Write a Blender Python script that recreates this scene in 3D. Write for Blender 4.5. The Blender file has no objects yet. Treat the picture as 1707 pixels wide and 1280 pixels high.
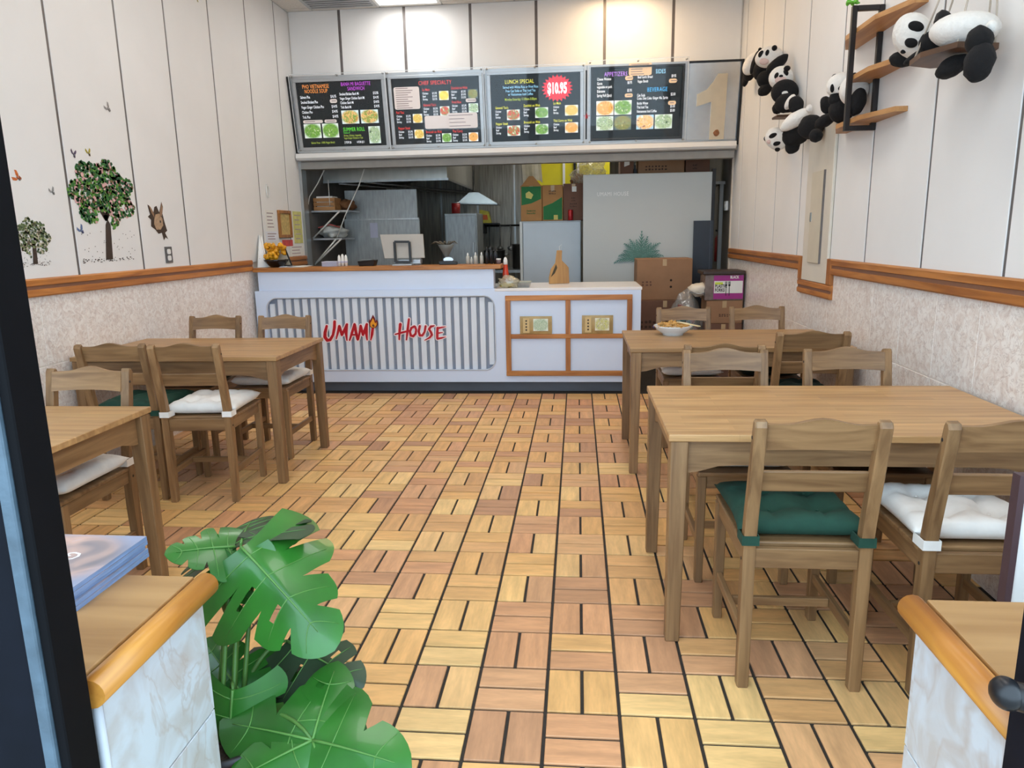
import bpy, bmesh, math, random
from mathutils import Vector, Matrix, Euler, noise

scene = bpy.context.scene
C = scene.collection
PI = math.pi
rnd = random.Random(7)

# ------------------------------------------------------------------ camera
F_PX, IMG_W = 1206.7635, 1707.0
RM = Matrix(((0.9959116, 0.0001645, -0.0903331), (0.0884597, -0.2043863, 0.9748852), (-0.0183025, -0.9788903, -0.2035652)))
CAM_H = 1.4
cam_data = bpy.data.cameras.new("camera")
cam_data.sensor_width = 36.0
cam_data.lens = F_PX / IMG_W * 36.0
cam_data.clip_start = 0.02
cam = bpy.data.objects.new("camera", cam_data)
C.objects.link(cam)
_m = Matrix((RM.col[0], -RM.col[1], -RM.col[2])).transposed().to_4x4()
_m.translation = (0, 0, CAM_H)
cam.matrix_world = _m
scene.camera = cam

# ------------------------------------------------------------------ world, exposure
world = bpy.data.worlds.new("overcast_day")
scene.world = world
world.use_nodes = True
_bg = world.node_tree.nodes["Background"]
_bg.inputs[0].default_value = (0.63, 0.83, 1.0, 1)
_bg.inputs[1].default_value = 3.8
scene.view_settings.view_transform = 'Standard'
scene.view_settings.look = 'None'
scene.view_settings.gamma = 1.0
scene.view_settings.use_curve_mapping = False
scene.view_settings.exposure = 0.34
CEIL_LAMP = 6.0      # emission of the cool ceiling panels
WARM_LAMP = 8.5      # emission of the warm ceiling panel near the counter
KITCHEN_LAMP = 11.5


def P(px, py, Y):
    """world point at depth Y on the sight line through a photo pixel (1707x1280)"""
    d = RM @ Vector((px - 853.5, py - 640.0, F_PX))
    t = Y / d.y
    return Vector((d.x * t, Y, CAM_H + d.z * t))


def PX(px, py, X):
    d = RM @ Vector((px - 853.5, py - 640.0, F_PX))
    t = X / d.x
    return Vector((X, d.y * t, CAM_H + d.z * t))


# ------------------------------------------------------------------ materials
def lin(c):
    out = []
    for v in c[:3]:
        v = v / 255.0
        out.append(v / 12.92 if v <= 0.04045 else ((v + 0.055) / 1.055) ** 2.4)
    return tuple(out) + (1.0,)


MATS = {}


def new_mat(name):
    m = bpy.data.materials.new(name)
    m.use_nodes = True
    nt = m.node_tree
    b = nt.nodes["Principled BSDF"]
    return m, nt, b


def N(nt, kind, **kw):
    n = nt.nodes.new(kind)
    for k, v in kw.items():
        setattr(n, k, v)
    return n


def mul_noise(nt, col_socket, coord, scale, lo, hi, detail=3.0, vec_scale=(1, 1, 1)):
    mp = N(nt, 'ShaderNodeMapping')
    mp.inputs['Scale'].default_value = vec_scale
    nt.links.new(coord, mp.inputs[0])
    no = N(nt, 'ShaderNodeTexNoise')
    no.inputs['Scale'].default_value = scale
    no.inputs['Detail'].default_value = detail
    nt.links.new(mp.outputs[0], no.inputs['Vector'])
    mr = N(nt, 'ShaderNodeMapRange')
    mr.inputs['From Min'].default_value = 0.3
    mr.inputs['From Max'].default_value = 0.7
    mr.inputs['To Min'].default_value = lo
    mr.inputs['To Max'].default_value = hi
    nt.links.new(no.outputs['Fac'], mr.inputs['Value'])
    mx = N(nt, 'ShaderNodeMix', data_type='RGBA', blend_type='MULTIPLY')
    mx.inputs['Factor'].default_value = 1.0
    nt.links.new(col_socket, mx.inputs['A'])
    nt.links.new(mr.outputs[0], mx.inputs['B'])
    return mx.outputs['Result'], no.outputs['Fac']


def basic(name, rgb, rough=0.5, metal=0.0, var=0.06, scale=12.0, vec=(1, 1, 1), bump=0.0, emit=0.0, spec=0.5, coat=0.0, rand=0.0):
    if name in MATS:
        return MATS[name]
    m, nt, b = new_mat(name)
    rgbn = N(nt, 'ShaderNodeRGB')
    rgbn.outputs[0].default_value = lin(rgb)
    tc = N(nt, 'ShaderNodeTexCoord')
    col = rgbn.outputs[0]
    fac = None
    if var or bump:
        col, fac = mul_noise(nt, col, tc.outputs['Object'], scale, 1 - var, 1 + var, 4.0, vec)
    if rand:
        oi = N(nt, 'ShaderNodeObjectInfo')
        mr = N(nt, 'ShaderNodeMapRange')
        mr.inputs['To Min'].default_value = 1 - rand
        mr.inputs['To Max'].default_value = 1 + rand
        nt.links.new(oi.outputs['Random'], mr.inputs['Value'])
        mx = N(nt, 'ShaderNodeMix', data_type='RGBA', blend_type='MULTIPLY')
        mx.inputs['Factor'].default_value = 1.0
        nt.links.new(col, mx.inputs['A'])
        nt.links.new(mr.outputs[0], mx.inputs['B'])
        col = mx.outputs['Result']
    nt.links.new(col, b.inputs['Base Color'])
    b.inputs['Roughness'].default_value = rough
    b.inputs['Metallic'].default_value = metal
    b.inputs['Specular IOR Level'].default_value = spec
    b.inputs['Coat Weight'].default_value = coat
    if emit:
        nt.links.new(col, b.inputs['Emission Color'])
        b.inputs['Emission Strength'].default_value = emit
    if bump:
        bp = N(nt, 'ShaderNodeBump')
        bp.inputs['Strength'].default_value = bump
        bp.inputs['Distance'].default_value = 0.01
        nt.links.new(fac, bp.inputs['Height'])
        nt.links.new(bp.outputs[0], b.inputs['Normal'])
    MATS[name] = m
    return m


def wood(name, c1, c2, axis='x', fine=38.0, rough=0.45, staves=False):
    if name in MATS:
        return MATS[name]
    m, nt, b = new_mat(name)
    tc = N(nt, 'ShaderNodeTexCoord')
    oi = N(nt, 'ShaderNodeObjectInfo')
    off = N(nt, 'ShaderNodeVectorMath', operation='SCALE')
    cmb = N(nt, 'ShaderNodeCombineXYZ')
    for i in range(3):
        nt.links.new(oi.outputs['Random'], cmb.inputs[i])
    nt.links.new(cmb.outputs[0], off.inputs[0])
    off.inputs['Scale'].default_value = 13.7
    add = N(nt, 'ShaderNodeVectorMath', operation='ADD')
    nt.links.new(tc.outputs['Object'], add.inputs[0])
    nt.links.new(off.outputs[0], add.inputs[1])
    sc = {'x': (0.07, 1, 1), 'y': (1, 0.07, 1), 'z': (1, 1, 0.07)}[axis]
    mp = N(nt, 'ShaderNodeMapping')
    mp.inputs['Scale'].default_value = sc
    nt.links.new(add.outputs[0], mp.inputs[0])
    no = N(nt, 'ShaderNodeTexNoise')
    no.inputs['Scale'].default_value = fine
    no.inputs['Detail'].default_value = 5.0
    no.inputs['Distortion'].default_value = 0.6
    nt.links.new(mp.outputs[0], no.inputs['Vector'])
    rp = N(nt, 'ShaderNodeValToRGB')
    rp.color_ramp.elements[0].position = 0.32
    rp.color_ramp.elements[0].color = lin(c2)
    rp.color_ramp.elements[1].position = 0.68
    rp.color_ramp.elements[1].color = lin(c1)
    nt.links.new(no.outputs['Fac'], rp.inputs[0])
    col = rp.outputs[0]
    # per-piece tone
    mr = N(nt, 'ShaderNodeMapRange')
    mr.inputs['To Min'].default_value = 0.86
    mr.inputs['To Max'].default_value = 1.12
    nt.links.new(oi.outputs['Random'], mr.inputs['Value'])
    mx = N(nt, 'ShaderNodeMix', data_type='RGBA', blend_type='MULTIPLY')
    mx.inputs['Factor'].default_value = 1.0
    nt.links.new(col, mx.inputs['A'])
    nt.links.new(mr.outputs[0], mx.inputs['B'])
    col = mx.outputs['Result']
    if staves:
        br = N(nt, 'ShaderNodeTexBrick')
        br.offset = 0.37
        br.inputs['Color1'].default_value = (1.10, 1.07, 1.02, 1)
        br.inputs['Color2'].default_value = (0.84, 0.82, 0.78, 1)
        br.inputs['Mortar'].default_value = (0.80, 0.78, 0.74, 1)
        br.inputs['Mortar Size'].default_value = 0.0008
        br.inputs['Scale'].default_value = 1.0
        br.inputs['Brick Width'].default_value = 0.42
        br.inputs['Row Height'].default_value = 0.045
        nt.links.new(add.outputs[0], br.inputs['Vector'])
        mx2 = N(nt, 'ShaderNodeMix', data_type='RGBA', blend_type='MULTIPLY')
        mx2.inputs['Factor'].default_value = 0.8
        nt.links.new(col, mx2.inputs['A'])
        nt.links.new(br.outputs['Color'], mx2.inputs['B'])
        col = mx2.outputs['Result']
    nt.links.new(col, b.inputs['Base Color'])
    b.inputs['Roughness'].default_value = rough
    bp = N(nt, 'ShaderNodeBump')
    bp.inputs['Strength'].default_value = 0.12
    bp.inputs['Distance'].default_value = 0.004
    nt.links.new(no.outputs['Fac'], bp.inputs['Height'])
    nt.links.new(bp.outputs[0], b.inputs['Normal'])
    MATS[name] = m
    return m


def floor_tile_mat(name, from_attr):
    m, nt, b = new_mat(name)
    oi = N(nt, 'ShaderNodeObjectInfo')
    if from_attr:
        at = N(nt, 'ShaderNodeAttribute', attribute_name='tone')
        col = at.outputs['Color']
        uv = N(nt, 'ShaderNodeUVMap', uv_map='grain')
        vec = uv.outputs[0]
    else:
        col = oi.outputs['Color']
        tc = N(nt, 'ShaderNodeTexCoord')
        cmb = N(nt, 'ShaderNodeCombineXYZ')
        for i in range(3):
            nt.links.new(oi.outputs['Random'], cmb.inputs[i])
        sca = N(nt, 'ShaderNodeVectorMath', operation='SCALE')
        sca.inputs['Scale'].default_value = 41.0
        nt.links.new(cmb.outputs[0], sca.inputs[0])
        add = N(nt, 'ShaderNodeVectorMath', operation='ADD')
        nt.links.new(tc.outputs['Object'], add.inputs[0])
        nt.links.new(sca.outputs[0], add.inputs[1])
        vec = add.outputs[0]
    c2, f1 = mul_noise(nt, col, vec, 30.0, 0.83, 1.14, 4.0, (0.16, 1, 1))
    c3, f2 = mul_noise(nt, c2, vec, 140.0, 0.95, 1.05, 2.0, (0.2, 1, 1))
    nt.links.new(c3, b.inputs['Base Color'])
    b.inputs['Roughness'].default_value = 0.42
    b.inputs['Specular IOR Level'].default_value = 0.4
    bp = N(nt, 'ShaderNodeBump')
    bp.inputs['Strength'].default_value = 0.08
    bp.inputs['Distance'].default_value = 0.003
    nt.links.new(f1, bp.inputs['Height'])
    nt.links.new(bp.outputs[0], b.inputs['Normal'])
    return m


def marble(name, base, warm, vein, s1=26.0, s2=17.0):
    m, nt, b = new_mat(name)
    tc = N(nt, 'ShaderNodeTexCoord')
    oi = N(nt, 'ShaderNodeObjectInfo')
    cmb = N(nt, 'ShaderNodeCombineXYZ')
    for i in range(3):
        nt.links.new(oi.outputs['Random'], cmb.inputs[i])
    sca = N(nt, 'ShaderNodeVectorMath', operation='SCALE')
    sca.inputs['Scale'].default_value = 9.0
    nt.links.new(cmb.outputs[0], sca.inputs[0])
    add = N(nt, 'ShaderNodeVectorMath', operation='ADD')
    nt.links.new(tc.outputs['Object'], add.inputs[0])
    nt.links.new(sca.outputs[0], add.inputs[1])
    n1 = N(nt, 'ShaderNodeTexNoise')
    n1.inputs['Scale'].default_value = s1
    n1.inputs['Detail'].default_value = 6.0
    n1.inputs['Distortion'].default_value = 1.4
    nt.links.new(add.outputs[0], n1.inputs['Vector'])
    r1 = N(nt, 'ShaderNodeValToRGB')
    r1.color_ramp.elements[0].position = 0.36
    r1.color_ramp.elements[0].color = lin(warm)
    r1.color_ramp.elements[1].position = 0.60
    r1.color_ramp.elements[1].color = lin(base)
    nt.links.new(n1.outputs['Fac'], r1.inputs[0])
    n2 = N(nt, 'ShaderNodeTexNoise')
    n2.inputs['Scale'].default_value = s2
    n2.inputs['Detail'].default_value = 4.0
    n2.inputs['Distortion'].default_value = 2.2
    nt.links.new(add.outputs[0], n2.inputs['Vector'])
    # thin veins where the second noise crosses its middle
    s = N(nt, 'ShaderNodeMath', operation='SUBTRACT')
    s.inputs[1].default_value = 0.5
    nt.links.new(n2.outputs['Fac'], s.inputs[0])
    a = N(nt, 'ShaderNodeMath', operation='ABSOLUTE')
    nt.links.new(s.outputs[0], a.inputs[0])
    mr = N(nt, 'ShaderNodeMapRange')
    mr.inputs['From Min'].default_value = 0.0
    mr.inputs['From Max'].default_value = 0.03
    mr.inputs['To Min'].default_value = 0.45
    mr.inputs['To Max'].default_value = 0.0
    nt.links.new(a.outputs[0], mr.inputs['Value'])
    mx = N(nt, 'ShaderNodeMix', data_type='RGBA')
    nt.links.new(mr.outputs[0], mx.inputs['Factor'])
    nt.links.new(r1.outputs[0], mx.inputs['A'])
    mx.inputs['B'].default_value = lin(vein)
    nt.links.new(mx.outputs['Result'], b.inputs['Base Color'])
    b.inputs['Roughness'].default_value = 0.3
    MATS[name] = m
    return m


def steel(name, rgb=(170, 172, 172), rough=0.38, var=0.12, vec=(6, 6, 0.4), metal=0.85):
    return basic(name, rgb, rough, metal, var, 5.0, vec)


def clear_mat(name, tint=(1, 1, 1), gloss=0.06, rough=0.03, body=0.0, body_col=(230, 235, 235)):
    if name in MATS:
        return MATS[name]
    m, nt, b = new_mat(name)
    nt.nodes.remove(b)
    out = nt.nodes["Material Output"]
    tr = N(nt, 'ShaderNodeBsdfTransparent')
    tr.inputs[0].default_value = tint + (1,)
    gl = N(nt, 'ShaderNodeBsdfGlossy')
    gl.inputs['Roughness'].default_value = rough
    mx = N(nt, 'ShaderNodeMixShader')
    mx.inputs[0].default_value = gloss
    nt.links.new(tr.outputs[0], mx.inputs[1])
    nt.links.new(gl.outputs[0], mx.inputs[2])
    last = mx
    if body:
        df = N(nt, 'ShaderNodeBsdfDiffuse')
        no = N(nt, 'ShaderNodeTexNoise')
        no.inputs['Scale'].default_value = 30
        mr = N(nt, 'ShaderNodeMapRange')
        mr.inputs['To Min'].default_value = body * 0.6
        mr.inputs['To Max'].default_value = body * 1.4
        nt.links.new(no.outputs['Fac'], mr.inputs['Value'])
        df.inputs[0].default_value = lin(body_col)
        mx2 = N(nt, 'ShaderNodeMixShader')
        nt.links.new(mr.outputs[0], mx2.inputs[0])
        nt.links.new(mx.outputs[0], mx2.inputs[1])
        nt.links.new(df.outputs[0], mx2.inputs[2])
        last = mx2
    nt.links.new(last.outputs[0], out.inputs[0])
    MATS[name] = m
    return m


def food_mat(name, cols, bg, scale=40.0, emit=0.5, plane=(1, 1, 0)):
    """flat printed photo: a coloured dish on a pale plate"""
    if name in MATS:
        return MATS[name]
    m, nt, b = new_mat(name)
    tc = N(nt, 'ShaderNodeTexCoord')
    no = N(nt, 'ShaderNodeTexNoise')
    no.inputs['Scale'].default_value = scale
    no.inputs['Detail'].default_value = 3.0
    no.inputs['Distortion'].default_value = 1.0
    nt.links.new(tc.outputs['Object'], no.inputs['Vector'])
    rp = N(nt, 'ShaderNodeValToRGB')
    cr = rp.color_ramp
    cr.interpolation = 'LINEAR'
    k = len(cols)
    cr.elements[0].position = 0.3
    cr.elements[0].color = lin(cols[0])
    cr.elements[1].position = 0.7
    cr.elements[1].color = lin(cols[-1])
    for i in range(1, k - 1):
        e = cr.elements.new(0.3 + 0.4 * i / (k - 1))
        e.color = lin(cols[i])
    nt.links.new(no.outputs['Fac'], rp.inputs[0])
    ln = N(nt, 'ShaderNodeVectorMath', operation='LENGTH')
    mp = N(nt, 'ShaderNodeMapping')
    mp.inputs['Location'].default_value = (-0.5, -0.5, -0.5)
    nt.links.new(tc.outputs['Generated'], mp.inputs[0])
    sw = N(nt, 'ShaderNodeVectorMath', operation='MULTIPLY')
    sw.inputs[1].default_value = plane
    nt.links.new(mp.outputs[0], sw.inputs[0])
    nt.links.new(sw.outputs[0], ln.inputs[0])
    st = N(nt, 'ShaderNodeMapRange')
    st.inputs['From Min'].default_value = 0.44
    st.inputs['From Max'].default_value = 0.60
    nt.links.new(ln.outputs['Value'], st.inputs['Value'])
    mx = N(nt, 'ShaderNodeMix', data_type='RGBA')
    nt.links.new(st.outputs[0], mx.inputs['Factor'])
    nt.links.new(rp.outputs[0], mx.inputs['A'])
    mx.inputs['B'].default_value = lin(bg)
    nt.links.new(mx.outputs['Result'], b.inputs['Base Color'])
    nt.links.new(mx.outputs['Result'], b.inputs['Emission Color'])
    b.inputs['Emission Strength'].default_value = emit
    b.inputs['Roughness'].default_value = 0.3
    MATS[name] = m
    return m


# ------------------------------------------------------------------ mesh helpers
def bx(bm, x0, x1, y0, y1, z0, z1, mi=0):
    vs = [bm.verts.new(v) for v in ((x0, y0, z0), (x1, y0, z0), (x1, y1, z0), (x0, y1, z0),
                                    (x0, y0, z1), (x1, y0, z1), (x1, y1, z1), (x0, y1, z1))]
    for f in ((3, 2, 1, 0), (4, 5, 6, 7), (0, 1, 5, 4), (1, 2, 6, 5), (2, 3, 7, 6), (3, 0, 4, 7)):
        bm.faces.new([vs[i] for i in f]).material_index = mi
    return vs


def prism(bm, pts, a0, a1, axis='y', mi=0):
    """extrude a 2D polygon; axis = extrusion axis; pts are in the other two axes, in order (x,y,z minus axis)"""
    def mk(p, a):
        if axis == 'x':
            return (a, p[0], p[1])
        if axis == 'y':
            return (p[0], a, p[1])
        return (p[0], p[1], a)
    lo = [bm.verts.new(mk(p, a0)) for p in pts]
    hi = [bm.verts.new(mk(p, a1)) for p in pts]
    n = len(pts)
    fs = []
    fs.append(bm.faces.new(lo[::-1]))
    fs.append(bm.faces.new(hi))
    for i in range(n):
        j = (i + 1) % n
        fs.append(bm.faces.new((lo[i], lo[j], hi[j], hi[i])))
    for f in fs:
        f.material_index = mi
    return fs


def tube(bm, pts, r, seg=8, cap=True, mi=0):
    pts = [Vector(p) for p in pts]
    rr = r if isinstance(r, (list, tuple)) else [r] * len(pts)
    rings = []
    up = None
    for i, p in enumerate(pts):
        if i == 0:
            d = pts[1] - pts[0]
        elif i == len(pts) - 1:
            d = pts[-1] - pts[-2]
        else:
            d = (pts[i + 1] - pts[i]).normalized() + (pts[i] - pts[i - 1]).normalized()
        d.normalize()
        if up is None:
            up = Vector((0, 0, 1)) if abs(d.z) < 0.9 else Vector((1, 0, 0))
        s = d.cross(up)
        if s.length < 1e-5:
            s = d.orthogonal()
        s.normalize()
        up = s.cross(d).normalized()
        rings.append([bm.verts.new(p + s * (math.cos(2 * PI * k / seg) * rr[i]) + up * (math.sin(2 * PI * k / seg) * rr[i])) for k in range(seg)])
    for a, b in zip(rings, rings[1:]):
        for k in range(seg):
            f = bm.faces.new((a[k], a[(k + 1) % seg], b[(k + 1) % seg], b[k]))
            f.smooth = True
            f.material_index = mi
    if cap:
        bm.faces.new(rings[0][::-1]).material_index = mi
        bm.faces.new(rings[-1]).material_index = mi


def lathe(bm, prof, seg=24, origin=(0, 0, 0), mi=0, smooth=True):
    ox, oy, oz = origin
    rings = []
    for r, z in prof:
        if r < 1e-6:
            rings.append([bm.verts.new((ox, oy, oz + z))])
        else:
            rings.append([bm.verts.new((ox + r * math.cos(2 * PI * k / seg), oy + r * math.sin(2 * PI * k / seg), oz + z)) for k in range(seg)])
    for a, b in zip(rings, rings[1:]):
        for k in range(seg):
            k2 = (k + 1) % seg
            if len(a) == 1 and len(b) == 1:
                continue
            if len(a) == 1:
                f = bm.faces.new((a[0], b[k2], b[k]))
            elif len(b) == 1:
                f = bm.faces.new((a[k], a[k2], b[0]))
            else:
                f = bm.faces.new((a[k], a[k2], b[k2], b[k]))
            f.smooth = smooth
            f.material_index = mi


def ball(bm, c, r, rot=None, seg=16, rings=10, lump=0.0, seed=0.0):
    """ellipsoid with optional soft lumps; c centre, r radii, rot Matrix 3x3"""
    c = Vector(c)
    rot = rot or Matrix.Identity(3)
    grid = []
    for i in range(rings + 1):
        th = PI * i / rings
        row = []
        n = 1 if i in (0, rings) else seg
        for k in range(n):
            ph = 2 * PI * k / seg
            v = Vector((math.sin(th) * math.cos(ph), math.sin(th) * math.sin(ph), math.cos(th)))
            s = 1.0
            if lump:
                s += lump * noise.noise(v * 2.2 + Vector((seed, seed * 1.7, 0)))
            row.append(bm.verts.new(c + rot @ Vector((v.x * r[0] * s, v.y * r[1] * s, v.z * r[2] * s))))
        grid.append(row)
    for a, b in zip(grid, grid[1:]):
        for k in range(seg):
            k2 = (k + 1) % seg
            if len(a) == 1:
                f = bm.faces.new((a[0], b[k], b[k2]))
            elif len(b) == 1:
                f = bm.faces.new((a[k], b[0], a[k2]))
            else:
                f = bm.faces.new((a[k], b[k], b[k2], a[k2]))
            f.smooth = True


def bevel(bm, off=0.004, seg=2):
    bmesh.ops.bevel(bm, geom=[e for e in bm.edges] + [v for v in bm.verts], offset=off, segments=seg, profile=0.5, affect='EDGES', clamp_overlap=True)


def B():
    return bmesh.new()


def obj(name, bm, mats=None, parent=None, smooth=False):
    me = bpy.data.meshes.new(name)
    bmesh.ops.recalc_face_normals(bm, faces=bm.faces[:])
    bm.to_mesh(me)
    bm.free()
    if smooth:
        for p in me.polygons:
            p.use_smooth = True
    for m in (mats if isinstance(mats, (list, tuple)) else [mats]):
        if m:
            me.materials.append(m)
    o = bpy.data.objects.new(name, me)
    C.objects.link(o)
    if parent is not None:
        o.parent = parent
        if parent.name in WPAR:
            o.matrix_parent_inverse = WPAR[parent.name]
    return o


WPAR = {}


def wthing(name, label, cat, loc, group=None):
    """a thing whose parts are given in world coordinates; the Empty stands at its base"""
    t = thing(name, label, cat, loc, 0.0, group)
    WPAR[t.name] = Matrix.Translation(Vector(loc)).inverted()
    return t


def box(name, x0, x1, y0, y1, z0, z1, m, parent=None, bev=0.0, seg=2):
    bm = B()
    bx(bm, x0, x1, y0, y1, z0, z1)
    if bev:
        bevel(bm, bev, seg)
    return obj(name, bm, m, parent)


def tag(o, label, cat, group=None):
    o['label'] = label
    o['category'] = cat
    if group:
        o['group'] = group
    return o


def thing(name, label, cat, loc=(0, 0, 0), rotz=0.0, group=None):
    o = bpy.data.objects.new(name, None)
    o.empty_display_size = 0.1
    C.objects.link(o)
    o.location = loc
    o.rotation_euler = (0, 0, rotz)
    return tag(o, label, cat, group)


def struct(o):
    o['kind'] = 'structure'
    return o


def dup(root, loc, rotz, label, group=None):
    r = root.copy()
    C.objects.link(r)
    r.location = loc
    r.rotation_euler = (0, 0, rotz)
    r['label'] = label
    if group:
        r['group'] = group
    for ch in list(root.children):
        c = ch.copy()
        C.objects.link(c)
        c.parent = r
        for g in ch.children:
            d = g.copy()
            C.objects.link(d)
            d.parent = c
    return r


def rrect(x0, x1, y0, y1, r, n=5):
    pts = []
    for cx, cy, a0 in ((x1 - r, y0 + r, -PI / 2), (x1 - r, y1 - r, 0), (x0 + r, y1 - r, PI / 2), (x0 + r, y0 + r, PI)):
        for i in range(n + 1):
            a = a0 + PI / 2 * i / n
            pts.append((cx + r * math.cos(a), cy + r * math.sin(a)))
    return pts


def text_into(bm, s, size, x, y, z=0.0, sx=1.0, align='LEFT', bold=0.0, spacing=1.0, shear=0.0):
    """flat lettering (XY plane) added to bm as mesh faces"""
    cu = bpy.data.curves.new('t', 'FONT')
    cu.body = s
    cu.size = size
    cu.align_x = align
    cu.offset = bold
    cu.space_character = spacing
    cu.shear = shear
    cu.resolution_u = 2
    o = bpy.data.objects.new('t', cu)
    C.objects.link(o)
    dg = bpy.context.evaluated_depsgraph_get()
    me = bpy.data.meshes.new_from_object(o.evaluated_get(dg))
    me.transform(Matrix.Translation((x, y, z)) @ Matrix.Diagonal((sx, 1, 1, 1)))
    bm.from_mesh(me)
    bpy.data.meshes.remove(me)
    bpy.data.objects.remove(o)
    bpy.data.curves.remove(cu)


# ------------------------------------------------------------------ palette
WHITE_PANEL = basic('white_wall_panel', (232, 231, 230), 0.55, var=0.02, scale=3)
BATTEN = basic('grey_batten', (112, 106, 104), 0.4, 0.3, var=0.1, scale=20)
WALLCORE = basic('wall_core', (222, 216, 208), 0.8)
RAIL = wood('oak_rail', (196, 128, 62), (150, 88, 36), 'y', 30, 0.4)
RAILX = wood('oak_rail_x', (200, 134, 66), (156, 94, 40), 'x', 30, 0.4)
RAILZ = wood('oak_rail_z', (196, 128, 62), (150, 88, 36), 'z', 30, 0.4)
RAILG = basic('rail_groove', (128, 88, 66), 0.5, var=0.12, scale=14, vec=(1, .1, 1))
GROUT = basic('dark_grout', (48, 42, 36), 0.9, var=0.2, scale=60)
MARBLE = marble('pink_marble_tile', (242, 236, 230), (224, 211, 202), (164, 144, 136), 22.0, 15.0)
MARBLE_GROUT = basic('pale_grout', (226, 218, 210), 0.8)
WHITE_LAM = basic('white_laminate', (214, 227, 248), 0.35, var=0.015, scale=3)
SILVER = basic('brushed_aluminium', (178, 180, 182), 0.35, 0.6, var=0.06, scale=30, vec=(.1, 1, 1))
BLACKM = basic('black_metal', (22, 22, 25), 0.35, 0.2, var=0.1, scale=20)
BLACKP = basic('black_plastic', (18, 18, 20), 0.4, var=0.08, scale=20)
WHITEP = basic('white_plastic', (232, 232, 230), 0.4, var=0.02)
PAPER = basic('white_paper', (232, 230, 224), 0.7, var=0.03, scale=8)
STEEL = steel('stainless')
STEELD = steel('dark_stainless', (105, 104, 102), 0.42, 0.2)
CARD = basic('cardboard', (150, 112, 82), 0.8, var=0.08, scale=8, rand=0.06)
CARDD = basic('dark_cardboard', (112, 78, 62), 0.8, var=0.08, scale=8)

# ================================================================== THE SETTING
XL, XR, YB, ZC = -2.93, 1.585, 7.70, 3.63
RZ0, RZ1 = 1.11, 1.208          # oak rail
YF = 0.86                       # shop front line

# ---- floor: pairs of quarry tiles laid basket-weave in dark grout
floor = struct(box('floor', XL - 0.1, XR + 0.1, 0.80, 12.0, -0.12, -0.006, GROUT))
PXT, PYT, X0T, Y0T = 0.2195, 0.2187, -0.096, 1.698
JT = 0.0105
_bm = B()
bx(_bm, -(PXT - JT) / 2, (PXT - JT) / 2, -(PXT / 2 - JT) / 2, (PXT / 2 - JT) / 2, -0.012, 0.0)
bevel(_bm, 0.0018, 1)
TILE = floor_tile_mat('quarry_tile', False)
TILE2 = floor_tile_mat('quarry_tile_field', True)
_tmp = obj('tile', _bm, TILE)
TILE_ME = _tmp.data
bpy.data.objects.remove(_tmp)
TONES = [(222, 171, 108), (228, 183, 118), (214, 163, 108), (208, 155, 112), (220, 169, 108), (232, 191, 128), (188, 139, 102), (208, 157, 114), (224, 177, 114), (216, 167, 118), (226, 181, 122), (206, 151, 108)]


def project(p):
    q = RM.transposed() @ (Vector(p) - Vector((0, 0, CAM_H)))
    if q.z < 0.05:
        return None
    return 853.5 + F_PX * q.x / q.z, 640 + F_PX * q.y / q.z


cells = []
tr = random.Random(21)
for iy in range(-4, 22):
    for ix in range(-13, 8):
        xa, ya = X0T + ix * PXT, Y0T + iy * PYT
        if xa + PXT < XL or xa > XR or ya + PYT > 6.46:
            continue
        vert = (ix + iy) % 2 == 1
        tone = tr.choice(TONES)
        for k in (0, 1):
            t2 = tone if tr.random() < 0.72 else tr.choice(TONES)
            j = 1 + tr.uniform(-0.06, 0.06)
            col = tuple(min(1.0, v * j) for v in lin(t2)[:3]) + (1.0,)
            if vert:
                cx, cy = xa + PXT * (0.25 + 0.5 * k), ya + PYT / 2
            else:
                cx, cy = xa + PXT / 2, ya + PYT * (0.25 + 0.5 * k)
            if cx < XL or cx > XR:
                continue
            pr = project((cx, cy, 0))
            seen = pr and -60 < pr[0] < 1767 and pr[1] < 1330 and not (pr[0] < 335 and pr[1] > 950) and not (pr[0] > 1560 and pr[1] > 1010)
            cells.append((cy if seen else cy + 100, cx, cy, vert, col))
cells.sort()
for _k, cx, cy, vert, col in cells[:300]:
    o = bpy.data.objects.new('tile', TILE_ME)
    C.objects.link(o)
    o.location = (cx, cy, 0.0)
    o.rotation_euler = (0, 0, PI / 2 if vert else 0)
    o.color = col
    o.parent = floor
_bm = B()
_cl = _bm.loops.layers.float_color.new('tone')
_uv = _bm.loops.layers.uv.new('grain')
for _k, cx, cy, vert, col in cells[300:]:
    lx, ly = (PXT - JT) / 2, (PXT / 2 - JT) / 2
    if vert:
        hx, hy = ly, (PYT - JT) / 2
    else:
        hx, hy = lx, ly
    n0 = len(_bm.faces)
    bx(_bm, cx - hx, cx + hx, cy - hy, cy + hy, -0.012, 0.0)
    _bm.faces.ensure_lookup_table()
    ou, ov = tr.uniform(0, 40), tr.uniform(0, 40)
    for f in _bm.faces[n0:]:
        for l in f.loops:
            l[_cl] = col
            dx, dy = l.vert.co.x - cx, l.vert.co.y - cy
            l[_uv].uv = (ou + (dy if vert else dx), ov + (dx if vert else dy))
o = obj('tile_field', _bm, TILE2, floor)
o['kind'] = 'stuff'

# pavement outside, out of view, added to bounce daylight into the room
struct(box('ground', -6, 6, -6, 0.80, -0.20, -0.03, basic('pavement', (150, 148, 144), 0.9, var=0.15, scale=6)))


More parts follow.
